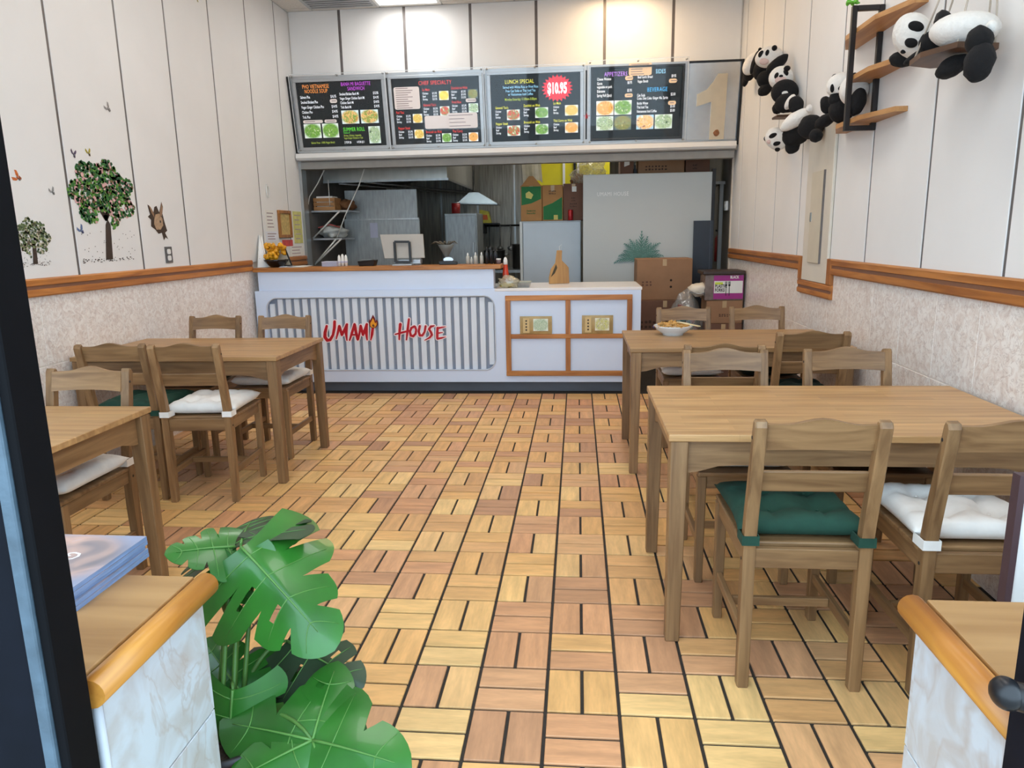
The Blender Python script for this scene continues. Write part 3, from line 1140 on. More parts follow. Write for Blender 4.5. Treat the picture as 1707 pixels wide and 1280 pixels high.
def menu(label, x0, x1, h, items, frame=SILVER, fwid=0.034, cover=True):
    w = x1 - x0
    t = thing('menu_board', label, 'menu board', (x0, 7.668, MZ), 0, 'menu boards over the kitchen opening')
    t.rotation_euler = (PI / 2 + TILT, 0, 0)
    box('screen', 0, w, 0, h, -0.03, 0.0, SCREEN, t)
    for a in ((-fwid, w + fwid, -fwid, 0), (-fwid, w + fwid, h, h + fwid * .8), (-fwid, 0, 0, h), (w, w + fwid, 0, h)):
        box('frame_bar', a[0], a[1], a[2], a[3], -0.03, 0.012, frame, t, 0.002, 1)
    for it in items:
        k = it[0]
        if k == 't':
            _, s, u, v, size, col = it[:6]
            al = it[6] if len(it) > 6 else 'LEFT'
            sxx = it[7] if len(it) > 7 else 0.62
            bold = it[8] if len(it) > 8 else 0.0
            bm = B()
            text_into(bm, s, size * h, u * w, (1 - v) * h, 0.0022, sxx * (1.1 if size > .07 else 1), al, 0.0 if size > .07 else bold * .5, 1.08)
            obj('heading' if size > .07 else 'menu_line', bm, TXT[col], t)
        elif k == 'row':       # name .. price
            _, s, price, u0, u1, v, size = it
            bm = B()
            text_into(bm, s, size * h, u0 * w, (1 - v) * h, 0.0022, 0.56, 'LEFT', 0.0002)
            text_into(bm, price, size * h, u1 * w, (1 - v) * h, 0.0022, 0.56, 'RIGHT', 0.0002)
            obj('menu_line', bm, TXT['w'], t)
        elif k == 'p':
            _, u0, v0, u1, v1, f = it
            box('dish_photo', u0 * w, u1 * w, (1 - v1) * h, (1 - v0) * h, 0.0005, 0.003, FOODS[f], t)
        elif k == 'n':
            _, u0, v0, u1, v1, m, nl = it
            bm = B()
            prism(bm, rrect(u0 * w, u1 * w, (1 - v1) * h, (1 - v0) * h, min(0.018, (v1 - v0) * h * .45), 3), 0.003, 0.0045, 'z')
            nt_ = obj('pasted_note', bm, m, t)
            for i in range(nl):
                bm = B()
                vv = v0 + (v1 - v0) * (i + .6) / (nl + .3)
                ln = (u1 - u0) * w * rnd.uniform(.45, .85)
                bx(bm, u0 * w + .02, u0 * w + .02 + ln, (1 - vv) * h - .004, (1 - vv) * h + .003, 0.0045, 0.0052)
                obj('written_line', bm, TXT['k'], nt_)
    if cover:
        e = 0.050
        cv = box('acrylic_cover', -e, w + e, -0.045, h + 0.075, 0.045, 0.051, ACRYL, t)
        for a in ((-e, w + e, -0.045, -0.039), (-e, w + e, h + .069, h + .075), (-e, -e + .006, -.039, h + .069), (w + e - .006, w + e, -.039, h + .069)):
            box('acrylic_edge', a[0], a[1], a[2], a[3], 0.0445, 0.0515, ACRE, cv)
        for sx_ in (-e + .02, w / 2, w + e - .02):
            for sy_ in (-.028, h + .055):
                bm = B()
                lathe(bm, [(0, 0), (.009, 0), (.009, .045), (0, .045)], 10, (sx_, sy_, 0.008))
                obj('standoff', bm, STEEL, cv)
    return t


H = 0.625
m1 = [('t', 'PHO VIETNAMESE', .23, .095, .085, 'o', 'CENTER', .56, .0003), ('t', 'NOODLE SOUP', .23, .165, .085, 'o', 'CENTER', .56, .0003),
      ('t', 'BANH MI BAGUETTE', .70, .075, .078, 'p', 'CENTER', .58, .0003), ('t', 'SANDWICH', .70, .145, .078, 'p', 'CENTER', .58, .0003)]
for i, (a, p) in enumerate((('Salmon Pho', '$16.95'), ('Smoked Brisket Pho', ''), ('Vegan Ginger Chicken Pho', '$14.95'), ('Chicken Pho', '$14.95'), ('Tofu Pho', '$14.95'))):
    m1.append(('row', a, p, .035, .46, .245 + i * .076, .062))
m1.append(('n', .38, .265, .465, .325, NOTE, 1))
for i, (a, p) in enumerate((('Smoked Brisket Banh Mi', '$15.95'), ('Vegan Ginger Chicken Banh Mi', '$14.95'), ('Chicken Banh Mi', '$14.95'), ('Tofu Banh Mi', '$14.95'))):
    m1.append(('row', a, p, .50, .955, .215 + i * .066, .058))
m1 += [('n', .035, .575, .27, .625, NOTE, 1), ('n', .29, .575, .435, .625, NOTE, 1), ('p', .035, .635, .235, .855, 'green'), ('p', .255, .635, .445, .855, 'green'),
       ('p', .50, .445, .70, .65, 'sand'), ('p', .725, .445, .93, .65, 'sand'),
       ('t', 'SUMMER ROLL', .50, .765, .085, 'g', 'LEFT', .56, .0003), ('t', 'Choice of', .50, .80, .04, 'g'), ('t', 'Shrimp, Chicken, Vegetable', .50, .845, .042, 'l', 'LEFT', .58),
       ('t', 'Vegan Ginger Chicken or Tofu', .50, .885, .042, 'l', 'LEFT', .56), ('row', '2 FOR $6', '4 FOR $11', .50, .74, .955, .052), ('p', .80, .70, .935, .965, 'roll'),
       ('t', 'Gluten Free - 100% Vegan Broth', .10, .945, .045, 'l', 'LEFT', .62)]
menu('menu screen with orange noodle soup and purple sandwich headings', -2.845, -1.960, H, m1)


def dish(u, v, title, photo, col='r', prices=('$12.95', '$13.95', '$13.95'), names=('Chicken', 'Beef', 'Shrimp'), pu=.17, sub=True):
    out = [('t', title, u, v, .055, col, 'LEFT', .62, .0006)]
    for i in range(3):
        out.append(('t', names[i], u, v + .052 + i * .044, .045, 'w', 'LEFT', .58, .0004))
        if sub:
            out.append(('t', prices[i], u + .165, v + .052 + i * .044, .045, 'w', 'RIGHT', .56, .0004))
    out.append(('p', u + pu, v + .01, u + pu + .108, v + .145, photo))
    return out


m2 = [('t', 'CHEF SPECIALTY', .50, .105, .085, 'r', 'CENTER', .72, .0003), ('n', .02, .125, .315, .46, NOTE, 10)]
m2 += dish(.35, .195, 'Lo Mein', 'yellow', pu=.19)
m2 += dish(.68, .185, 'Zucchini on Wok', 'dark', pu=.19)
m2 += dish(.35, .425, "General Tso's", 'red', pu=.19)
m2 += dish(.68, .395, 'Fried Rice', 'roll', pu=.19)
m2 += dish(.03, .525, 'Pad Thai', 'noodle', pu=.19)
m2 += dish(.04, .765, 'Pepper Steak', 'noodle', pu=.185)
m2 += [('n', .355, .57, .63, .77, NOTE, 0), ('n', .615, .54, .965, .775, NOTE, 4), ('n', .84, .33, .96, .385, NOTE, 1)]
m2 += dish(.36, .835, 'Broccoli on Wok', 'green', pu=.185)
m2 += dish(.67, .835, 'Thai Curry', 'fried', pu=.185)
menu('menu screen headed chef specialty in red with pasted notes', -1.860, -0.975, H, m2)

m3 = [('t', 'LUNCH SPECIAL', .325, .135, .082, 'y', 'CENTER', .66, .0003), ('t', 'Served with White Rice or Fried Rice', .335, .205, .056, 'c', 'CENTER', .60, .0002),
      ('t', 'Free Can Soda or Thai Iced Tea', .335, .260, .056, 'c', 'CENTER', .60, .0002), ('t', 'or Vietnamese Iced Coffee', .335, .312, .056, 'c', 'CENTER', .60, .0002),
      ('t', 'Monday-Saturday 11:00am-3:00pm', .335, .385, .056, 'l', 'CENTER', .60, .0004)]
for (u, v, ti, f) in ((.045, .505, "General Tso's", 'red'), (.365, .485, 'Zucchini on Wok', 'green'), (.70, .465, 'Lo Mein', 'noodle'), (.045, .745, 'Pepper Steak', 'red'), (.365, .735, 'Broccoli on Wok', 'green'), (.70, .725, 'Thai Curry on Wok', 'fried')):
    m3 += dish(u, v, ti, f, 'y', pu=.125, sub=False)[:4] + [('p', u + .13, v + .015, u + .275, v + .17, f)]
mb3 = menu('menu screen headed lunch special with a red price burst', -0.862, 0.025, H, m3)
bm = B()
pts = []
for i in range(44):
    a = 2 * PI * i / 44
    r = 1.0 if i % 2 else 0.80
    pts.append((.745 * .887 + .155 * r * math.cos(a), .775 * H + .125 * r * math.sin(a)))
prism(bm, pts, 0.002, 0.0035, 'z')
st = obj('price_burst', bm, basic('burst_red', (222, 28, 52), 0.4, emit=0.35), mb3)
bm = B()
text_into(bm, '$10.95', .135, .745 * .887, .775 * H - .045, 0.004, .52, 'CENTER', .006)
obj('price', bm, TXT['w'], st)

m4 = [('t', 'APPETIZERS', .255, .11, .085, 'v', 'CENTER', .66, .0003), ('t', 'SIDES', .755, .095, .085, 'c', 'CENTER', .62, .0003), ('t', 'BEVERAGE', .725, .345, .085, 'b', 'CENTER', .66, .0003)]
for a, p, v in (('Cheese Wonton', '', .165), ('Gyoza', '$8.95', .225), ('vegetable or pork', '', .275), ('Edamame', '$5.95', .335), ('Spring Roll (2pcs)', '', .395)):
    m4.append(('row', a, p, .045, .44, v, .056))
for a, p, v in (('Beef Garlic Bread', '$9.95', .155), ('Vegan Bomb', '', .215), ('Can Soda', '$2.00', .41), ('Coke, Diet Coke, Ginger Ale, Sprite', '', .455), ('Bottle Water', '', .525), ('Thai Iced Tea', '$5.00', .58), ('Vietnamese Iced Coffee', '$5.00', .64)):
    m4.append(('row', a, p, .50, .93, v, .056))
m4 += [('n', .36, .115, .45, .175, NOTEC, 1), ('n', .36, .36, .45, .415, NOTEC, 1), ('n', .85, .175, .94, .235, NOTEC, 1), ('n', .85, .485, .94, .545, NOTEC, 1),
       ('n', .40, -.06, .655, .115, NOTEC, 5),
       ('p', .04, .455, .235, .66, 'fried'), ('p', .245, .455, .44, .66, 'green'), ('p', .04, .675, .235, .88, 'roll'), ('p', .245, .675, .44, .88, 'dark'), ('p', .50, .675, .695, .88, 'drink'), ('p', .71, .675, .905, .88, 'roll')]
menu('menu screen listing appetizers sides and beverages in a black frame', 0.150, 1.010, H + 0.02, m4, BLACKM, 0.022)

# black backing board, silver numeral panel, ledge
bb = thing('menu_backing', 'black backing board behind the row of menu screens', 'board', (XL + 0.002, 7.69, 2.255))
bb.rotation_euler = (PI / 2 + TILT, 0, 0)
Wb = XR - XL - 0.004
box('board', 0.02, Wb - 0.02, 0, 0.745, -0.012, -0.004, SILVER, bb)
box('edge_bar', 0, 0.022, -0.03, 0.745, -0.03, 0.03, BLACKM, bb)
box('edge_bar', Wb - 0.022, Wb, -0.03, 0.745, -0.03, 0.03, BLACKM, bb)
box('edge_bar', 1.06 - XL, Wb - 0.022, 0.725, 0.745, -0.03, 0.02, BLACKM, bb)
for xx in (-1.912, -0.92, 0.082):
    box('dark_gap', xx - XL - 0.008, xx - XL + 0.008, 0.06, 0.70, -0.004, -0.001, BLACKP, bb)
np_ = thing('numeral_panel', 'silver panel with a large numeral one at the end of the menus', 'panel', (1.075, 7.665, MZ - 0.04))
np_.rotation_euler = (PI / 2 + TILT, 0, 0)
box('plate', 0, 0.475, 0, 0.70, -0.02, -0.004, basic('mirror_silver', (186, 186, 186), 0.25, 0.7, var=0.05), np_)
bm = B()
prism(bm, [(.22, 0.0), (.36, 0.0), (.36, .60), (.27, .60), (.23, .53), (.17, .46), (.08, .42), (.08, .31), (.22, .35)], -0.004, 0.012, 'z')
obj('numeral', bm, basic('pale_gold', (206, 190, 164), 0.3, 0.5, var=0.05), np_)
bm = B()
ball(bm, (.285, .06, 0.02), (.03, .03, .012), None, 10, 6, .4, 2)
obj('dried_flower', bm, basic('brown_flower', (140, 92, 60), 0.8, var=.3, scale=40), np_)
# little red star on the gap between screens
sf = thing('red_star', 'small red star ornament between the lunch and appetizer screens', 'ornament', (0.088, 7.60, 2.52))
sf.rotation_euler = (PI / 2 + TILT, 0, 0)
bm = B()
prism(bm, [((.035 if i % 2 == 0 else .014) * math.cos(PI / 2 + i * PI / 5), (.035 if i % 2 == 0 else .014) * math.sin(PI / 2 + i * PI / 5)) for i in range(10)], 0, .01, 'z')
obj('star', bm, basic('star_red', (170, 30, 40), 0.4), sf)
bm = B()
tube(bm, [(0, .02, .005), (0, .05, .005)], .002, 6)
obj('hook', bm, STEEL, sf)
lg = wthing('menu_ledge', 'white metal ledge running under the menu screens', 'ledge', (-0.65, 7.66, 2.17))
bm = B()
prism(bm, [(7.61, 2.205), (7.63, 2.185), (7.80, 2.172), (7.80, 2.25), (7.70, 2.262), (7.62, 2.25)], XL + 0.012, XR - 0.03, 'x')
obj('shelf', bm, basic('white_metal', (222, 220, 218), 0.35, var=.02), lg)
box('soffit', XL + 0.03, XR - 0.03, 7.70, 7.82, 2.10, 2.172, basic('grey_soffit', (150, 146, 140), 0.6), lg)

# ================================================================== TABLES AND CHAIRS
TW1, TW2 = (152, 117, 79), (114, 83, 53)
WX = wood('acacia_x', TW1, TW2, 'x')
WY = wood('acacia_y', TW1, TW2, 'y')
WZ = wood('acacia_z', TW1, TW2, 'z')
TOPW = wood('acacia_top', (190, 152, 104), (160, 120, 78), 'x', 30, 0.38, True)


def table(loc, hx, hy, label):
    t = thing('dining_table', label, 'table', loc, 0, 'dining tables')
    H = 0.748
    box('tabletop', -hx, hx, -hy, hy, H - 0.024, H, TOPW, t, 0.003, 2)
    for sx_ in (-1, 1):
        for sy_ in (-1, 1):
            bm = B()
            cx, cy = sx_ * (hx - 0.036), sy_ * (hy - 0.036)
            a, b_ = 0.030, 0.024
            lo = [(-b_, -b_), (b_, -b_), (b_, b_), (-b_, b_)]
            hi = [(-a, -a), (a, -a), (a, a), (-a, a)]
            vl = [bm.verts.new((cx + sx_ * (a - b_) + p[0], cy + sy_ * (a - b_) + p[1], 0)) for p in lo]
            vh = [bm.verts.new((cx + p[0], cy + p[1], H - 0.024)) for p in hi]
            bm.faces.new(vl[::-1])
            bm.faces.new(vh)
            for i in range(4):
                bm.faces.new((vl[i], vl[(i + 1) % 4], vh[(i + 1) % 4], vh[i]))
            bevel(bm, 0.003, 1)
            obj('leg', bm, WZ, t)
    # aprons with a shallow curve near the legs
    for s in (-1, 1):
        x0, x1 = -hx + 0.066, hx - 0.066
        z0, z1 = H - 0.112, H - 0.024
        pts = [(x0, z0 - 0.028), (x0 + 0.03, z0 - 0.024), (x0 + 0.10, z0 - 0.004), (x0 + 0.16, z0), (x1 - 0.16, z0), (x1 - 0.10, z0 - 0.004), (x1 - 0.03, z0 - 0.024), (x1, z0 - 0.028), (x1, z1), (x0, z1)]
        bm = B()
        y = s * (hy - 0.030)
        prism(bm, pts, min(y, y - s * 0.02), max(y, y - s * 0.02), 'y')
        obj('apron', bm, WX, t)
        y0, y1 = -hy + 0.066, hy - 0.066
        pts = [(y0, z0 - 0.028), (y0 + 0.03, z0 - 0.024), (y0 + 0.10, z0 - 0.004), (y0 + 0.16, z0), (y1 - 0.16, z0), (y1 - 0.10, z0 - 0.004), (y1 - 0.03, z0 - 0.024), (y1, z0 - 0.028), (y1, z1), (y0, z1)]
        bm = B()
        x = s * (hx - 0.030)
        prism(bm, pts, min(x, x - s * 0.02), max(x, x - s * 0.02), 'x')
        obj('apron', bm, WY, t)
    return t


table((0.918, 2.702, 0), 0.621, 0.388, 'light wooden dining table nearest the doorway on the panda wall side')
table((0.918, 4.500, 0), 0.621, 0.392, 'light wooden dining table with a noodle bowl on it')
table((-2.295, 4.245, 0), 0.615, 0.385, 'light wooden dining table in front of the slatted counter sign')
table((-2.315, 2.300, 0), 0.610, 0.385, 'light wooden dining table behind the magazine ledge')


def make_chair(label, loc, rz, group):
    t = thing('dining_chair', label, 'chair', loc, rz, group)
    hw = 0.186
    pw, lean = 0.036, 0.075
    # rear posts: straight leg, back leaning away
    for s in (-1, 1):
        bm = B()
        pts = [(-0.230, 0.0), (-0.196, 0.0), (-0.188, 0.30), (-0.188, 0.47), (-0.205, 0.56), (-0.188 - lean, 0.862), (-0.196 - lean, 0.876), (-0.214 - lean, 0.872), (-0.222 - lean, 0.856), (-0.240, 0.56), (-0.228, 0.46), (-0.228, 0.30)]
        x0 = s * hw
        prism(bm, pts, min(x0, x0 - s * pw), max(x0, x0 - s * pw), 'x')
        bmesh.ops.bevel(bm, geom=[e for e in bm.edges if abs(e.verts[0].co.x - e.verts[1].co.x) < 1e-5], offset=0.004, segments=1, affect='EDGES')
        obj('rear_post', bm, WZ, t)
        bm = B()
        vs = bx(bm, min(x0, x0 - s * pw), max(x0, x0 - s * pw), 0.186, 0.222, 0, 0.452)
        for v in vs[:4]:
            v.co.x += s * -0.003 if abs(v.co.x) > hw - 0.001 else s * 0.003
        bevel(bm, 0.003, 1)
        obj('front_leg', bm, WZ, t)
        xi = s * (hw - pw / 2)
        box('side_rail', xi - 0.010, xi + 0.010, -0.195, 0.190, 0.400, 0.452, WY, t, 0.002, 1)
        box('stretcher', xi - 0.009, xi + 0.009, -0.200, 0.190, 0.150, 0.184, WY, t, 0.002, 1)
    inner = hw - pw
    box('stretcher', -inner - 0.008, inner + 0.008, 0.010, 0.028, 0.152, 0.182, WX, t, 0.002, 1)
    box('rear_rail', -inner, inner, -0.222, -0.200, 0.400, 0.462, WX, t, 0.002, 1)
    box('front_rail', -inner, inner, 0.194, 0.214, 0.400, 0.452, WX, t, 0.002, 1)
    box('seat', -hw + 0.002, hw - 0.002, -0.186, 0.228, 0.452, 0.470, WX, t, 0.005, 2)

    def slope(z):
        return -0.222 - lean * (z - 0.56) / 0.30 + 0.016
    # crest rail with a waved upper edge
    bm = B()
    n = 14
    fr, bk = [], []
    for i in range(n + 1):
        u = -1 + 2 * i / n
        x = u * (inner + 0.004)
        top = 0.862 + 0.020 * (0.5 + 0.5 * math.cos(PI * u)) - 0.006 * (0.5 - 0.5 * math.cos(2 * PI * u))
        bot = 0.782 + 0.006 * (1 - u * u)
        bow = -0.012 * (1 - u * u)
        for lst, dy in ((fr, 0.0), (bk, 0.020)):
            lst.append((bm.verts.new((x, slope(bot) + bow + dy, bot)), bm.verts.new((x, slope(top) + bow + dy, top))))
    for i in range(n):
        for l, flip in ((fr, 0), (bk, 1)):
            f = (l[i][0], l[i + 1][0], l[i + 1][1], l[i][1])
            bm.faces.new(f[::-1] if flip else f)
        bm.faces.new((fr[i][1], fr[i + 1][1], bk[i + 1][1], bk[i][1]))
        bm.faces.new((bk[i][0], bk[i + 1][0], fr[i + 1][0], fr[i][0]))
    for i in (0, n):
        bm.faces.new((fr[i][0], fr[i][1], bk[i][1], bk[i][0]))
    obj('crest_rail', bm, WX, t)
    bm = B()
    z0, z1 = 0.645, 0.712
    pts = [(slope(z0), z0), (slope(z0) + 0.018, z0), (slope(z1) + 0.018, z1), (slope(z1), z1)]
    prism(bm, pts, -inner - 0.004, inner + 0.004, 'x')
    bevel(bm, 0.003, 1)
    obj('back_slat', bm, WX, t)
    for s in (-1, 1):
        for z in (0.425, 0.82):
            y = 0.204 if z < .5 else None
            bm = B()
            ball(bm, (s * (hw + 0.0005), -0.207 if z < .5 else slope(.82) + .006, z), (0.0015, 0.006, 0.006), None, 8, 4)
            obj('screw_cap', bm, basic('dark_hole', (40, 30, 24), 0.8), t)
    return t


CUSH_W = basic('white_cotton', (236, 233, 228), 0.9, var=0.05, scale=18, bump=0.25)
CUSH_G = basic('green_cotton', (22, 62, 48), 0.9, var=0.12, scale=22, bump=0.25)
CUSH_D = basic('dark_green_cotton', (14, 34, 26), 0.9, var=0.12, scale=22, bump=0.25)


def make_cushion(label, loc, rz, m, seed, group, th=0.074):
    t = thing('seat_cushion', label, 'cushion', loc, rz, group)
    rr = random.Random(seed)
    n = 26
    hx, hy = 0.196, 0.198
    tufts = [(-0.075, -0.075), (0.075, -0.075), (-0.075, 0.075), (0.075, 0.075)]
    so = Vector((rr.uniform(0, 9), rr.uniform(0, 9), 0))
    bm = B()
    g = {}
    for s in (1, -1):
        for i in range(n + 1):
            for k in range(n + 1):
                u, v = -1 + 2 * i / n, -1 + 2 * k / n
                pinch = 1 - 0.05 * (1 - abs(u)) * (abs(v) ** 4) - 0.0
                x = hx * u * (1 - 0.06 * (1 - v * v) * abs(u) ** 3)
                y = hy * v * (1 - 0.06 * (1 - u * u) * abs(v) ** 3)
                edge = i in (0, n) or k in (0, n)
                e = max(0.0, (1 - u ** 6)) ** 0.5 * max(0.0, (1 - v ** 6)) ** 0.5
                puff = th * 0.5 * e
                if s > 0:
                    d = sum(math.exp(-((x - a) ** 2 + (y - b_) ** 2) / 0.0020) for a, b_ in tufts)
                    # creases running between tufts and edge
                    cr = sum(math.exp(-((abs(x) - 0.075) ** 2) / 0.00008) + math.exp(-((abs(y) - 0.075) ** 2) / 0.00008) for _ in (0,)) * 0.10
                    puff *= max(0.15, 1 - 0.80 * min(1, d) - 2.0 * cr * e)
                    puff += 0.010 * e * noise.noise(Vector((x * 14, y * 14, 0)) + so) + 0.003 * e * noise.noise(Vector((x * 45, y * 30, 3)) + so)
                    z = th * 0.52 + puff
                else:
                    z = th * 0.52 - puff
                key = (i, k) if edge else (i, k, s)
                if key not in g:
                    zz = z if not edge else th * 0.52 + 0.006 * noise.noise(Vector((x * 12, y * 12, 5)) + so)
                    g[key] = bm.verts.new((x, y, max(zz, 0.0)))
        for i in range(n):
            for k in range(n):
                q = []
                for (a, b_) in ((i, k), (i + 1, k), (i + 1, k + 1), (i, k + 1)):
                    ed = a in (0, n) or b_ in (0, n)
                    q.append(g[(a, b_) if ed else (a, b_, s)])
                f = bm.faces.new(q if s > 0 else q[::-1])
                f.smooth = True
    pad = obj('pad', bm, m, t)
    bm = B()
    for a, b_ in tufts:
        ball(bm, (a, b_, th * 0.52 + th * 0.5 * 0.42), (0.006, 0.006, 0.003), None, 8, 4)
    obj('tuft_stitches', bm, m, t)
    # ties wrapped round the rear posts
    for s in (-1, 1):
        bm = B()
        x0, x1 = sorted((s * 0.145, s * 0.1895))
        for q in ((x0, x1, -0.184, -0.180), (x0, x1, -0.247, -0.243), (x0 - .003, x0, -0.247, -0.180), (x1, x1 + .003, -0.247, -0.180)):
            bx(bm, q[0], q[1], q[2], q[3], 0.006, 0.036)
        obj('tie', bm, m, t)
    return t


chairs = [
    # x, y, rot, label, cushion material, cushion label, cushion seed
    (0.680, 2.300, 0.0, 'wooden chair carrying a bright green cushion nearest the doorway', CUSH_G, 'bright green tufted cushion on the chair nearest the doorway'),
    (1.190, 2.290, 0.0, 'wooden chair with white cushion beside the green cushioned one', CUSH_W, 'white tufted cushion on the near chair beside the green cushion'),
    (0.655, 2.985, PI, 'wooden chair with white cushion across the front table from the green cushion', CUSH_W, 'white cushion half under the front table across from the green one'),
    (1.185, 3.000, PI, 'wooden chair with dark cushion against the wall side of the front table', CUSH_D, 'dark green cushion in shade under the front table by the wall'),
    (0.682, 3.690, 0.0, 'wooden chair pulled out just behind the front table', CUSH_W, 'cushion on the pulled out chair between the two tables'),
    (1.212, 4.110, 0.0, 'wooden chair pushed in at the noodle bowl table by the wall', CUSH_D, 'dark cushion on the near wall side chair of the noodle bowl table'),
    (0.735, 4.860, PI, 'wooden chair behind the noodle bowl in front of the cartons', CUSH_W, 'white cushion under the noodle bowl table near the aisle'),
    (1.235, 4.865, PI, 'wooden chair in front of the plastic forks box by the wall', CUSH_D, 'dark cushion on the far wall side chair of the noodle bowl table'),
    (-2.440, 3.800, 0.07, 'wooden chair with green cushion by the marble wall before the counter sign table', CUSH_G, 'green cushion on the chair by the marble wall near the counter sign table'),
    (-2.033, 3.786, 0.07, 'wooden chair with white cushion tucked at the near side of the counter sign table', CUSH_W, 'white tufted cushion tied to the aisle side chair before the counter sign table'),
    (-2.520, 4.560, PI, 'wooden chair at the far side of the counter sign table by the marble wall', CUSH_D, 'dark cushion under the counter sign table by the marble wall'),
    (-2.015, 4.550, PI, 'wooden chair directly in front of the slatted counter', CUSH_W, 'grey white cushion on the chair in front of the slatted counter'),
    (-2.060, 2.560, PI, 'wooden chair pushed under the table behind the magazines', CUSH_W, 'cream cushion on the chair behind the magazines'),
]
ch0 = None
for i, (x, y, r, lab, cm, clab) in enumerate(chairs):
    if ch0 is None:
        ch0 = make_chair(lab, (x, y, 0), r, 'wooden dining chairs')
    else:
        dup(ch0, (x, y, 0), r, lab, 'wooden dining chairs')
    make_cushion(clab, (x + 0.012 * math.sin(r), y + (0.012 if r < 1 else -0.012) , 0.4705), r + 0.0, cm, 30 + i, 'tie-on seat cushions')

# ================================================================== BOWL ON THE TABLE
bw = thing('noodle_bowl', 'white bowl of fried noodles with chopsticks on the rear table', 'bowl', (0.605, 4.66, 0.748))
bm = B()
lathe(bm, [(0, 0.004), (0.055, 0.004), (0.058, 0.0), (0.064, 0.0), (0.066, 0.010), (0.098, 0.030), (0.118, 0.055), (0.122, 0.062), (0.118, 0.062), (0.095, 0.036), (0.05, 0.014), (0, 0.012)], 32)
obj('bowl', bm, basic('white_china', (228, 232, 234), 0.15, var=0.02), bw)
bm = B()
rr = random.Random(5)
for i in range(90):
    a, d = rr.uniform(0, 2 * PI), 0.095 * math.sqrt(rr.random())
    z = 0.050 + 0.030 * (1 - (d / 0.1) ** 2)
    a2 = rr.uniform(0, 2 * PI)
    l = rr.uniform(.02, .04)
    p0 = Vector((d * math.cos(a), d * math.sin(a), z))
    p1 = p0 + Vector((l * math.cos(a2), l * math.sin(a2), rr.uniform(.0, .012)))
    p2 = p0 + Vector((l * math.cos(a2 + .9), l * math.sin(a2 + .9), 0)) * 1.3
    tube(bm, [p0, p1, p2], 0.0035, 5)
nd = obj('noodles', bm, basic('noodle_tan', (206, 156, 84), 0.5, var=0.3, scale=40), bw)
nd['kind'] = 'stuff'
for i in range(14):
    bm = B()
    a, d = rr.uniform(0, 2 * PI), 0.085 * math.sqrt(rr.random())
    ball(bm, (d * math.cos(a), d * math.sin(a), 0.076 - d * .25), (0.014, 0.008, 0.005), Euler((rr.random(), rr.random(), rr.random() * 6)).to_matrix(), 8, 5)
    obj('vegetable_piece', bm, [basic('veg_green', (110, 140, 50), 0.5, var=.2), basic('veg_orange', (214, 130, 50), 0.5, var=.2), basic('meat_brown', (150, 96, 56), 0.5, var=.2)][i % 3], bw)
for k in (0, 1):
    bm = B()
    tube(bm, [(0.02 + k * .012, -0.02, 0.085), (0.15 + k * .012, -0.055, 0.060)], 0.0035, 6)
    obj('chopstick', bm, basic('bamboo', (226, 206, 160), 0.5), bw)
for i in range(10):
    bm = B()
    a = PI * .72 + i * .09
    ball(bm, (0.1195 * math.cos(a), 0.1195 * math.sin(a), 0.052), (.007, .007, .008), None, 8, 5)
    obj('blue_motif', bm, basic('cobalt', (70, 80, 140), 0.3), bw)

# ================================================================== MAGAZINES ON THE LEDGE
z = 0.7482
MAGB = basic('magazine_edge', (118, 140, 178), 0.5, var=0.2, scale=40, vec=(.3, .3, 6))
for i in range(5):
    th = 0.0088
    lab = 'top magazine with pink and grey cover on the entrance ledge' if i == 4 else 'blue edged magazine, number %s up from the ledge in the stack' % ['one', 'two', 'three', 'four'][i]
    t = thing('magazine', lab, 'magazine', (-1.045 + rnd.uniform(-.004, .004), 1.232 + rnd.uniform(-.004, .004), z), rnd.uniform(-.02, .02), 'stacked magazines')
    box('pages', -0.145, 0.140, -0.113, 0.113, 0.0008, th - 0.0008, basic('magazine_paper', (206, 212, 224), 0.6, var=.08, scale=60, vec=(.2, .2, 8)), t)
    cov = box('cover', -0.146, 0.144, -0.115, 0.115, th - 0.0008, th, food_mat('magazine_cover', [(96, 100, 112), (150, 132, 130), (196, 160, 146), (170, 176, 206)], (140, 146, 168), 7, 0.0), t)
    box('spine', 0.140, 0.144, -0.115, 0.115, 0.0, th - 0.0008, MAGB, t)
    if i == 4:
        bm = B()
        text_into(bm, 'Gro', 0.050, 0.0, 0.0, 0.0, 1.0)
        bmesh.ops.transform(bm, matrix=Matrix.Translation((0.07, 0.03, th + .0004)) @ Matrix.Rotation(PI, 4, 'Z'), verts=bm.verts[:])
        obj('title', bm, basic('title_white', (236, 236, 240), 0.5), t)
    z += th + 0.0003

# ================================================================== WHITE BOARD BEHIND THE LEDGE
sb = thing('sign_board', 'white board with dark edge standing behind the doorway ledge', 'board', (P(1697, 900, 1.72).x, 1.72, 0), 0.05)
box('panel', 0.0, 0.40, 0.0, 0.02, 0.03, 0.80, WHITEP, sb)
for nm, a in (('edge', (-0.016, 0.0, 0, 0.822)), ('edge', (0.40, 0.416, 0, 0.822))):
    box(nm, a[0], a[1], -0.004, 0.024, a[2], a[3], basic('plum_edge', (74, 54, 58), 0.5), sb)
box('edge', 0.0, 0.40, -0.004, 0.024, 0.80, 0.822, MATS['plum_edge'], sb)
box('foot', -0.05, 0.45, -0.06, 0.08, 0.0, 0.03, BLACKM, sb)

# ================================================================== MONSTERA
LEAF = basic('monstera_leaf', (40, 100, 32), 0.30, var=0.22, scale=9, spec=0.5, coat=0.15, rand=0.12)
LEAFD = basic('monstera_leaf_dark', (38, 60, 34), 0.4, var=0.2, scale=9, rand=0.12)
VEIN = basic('leaf_vein', (84, 132, 60), 0.5, var=.1)
STEM = basic('leaf_stem', (70, 110, 44), 0.5, var=.15)


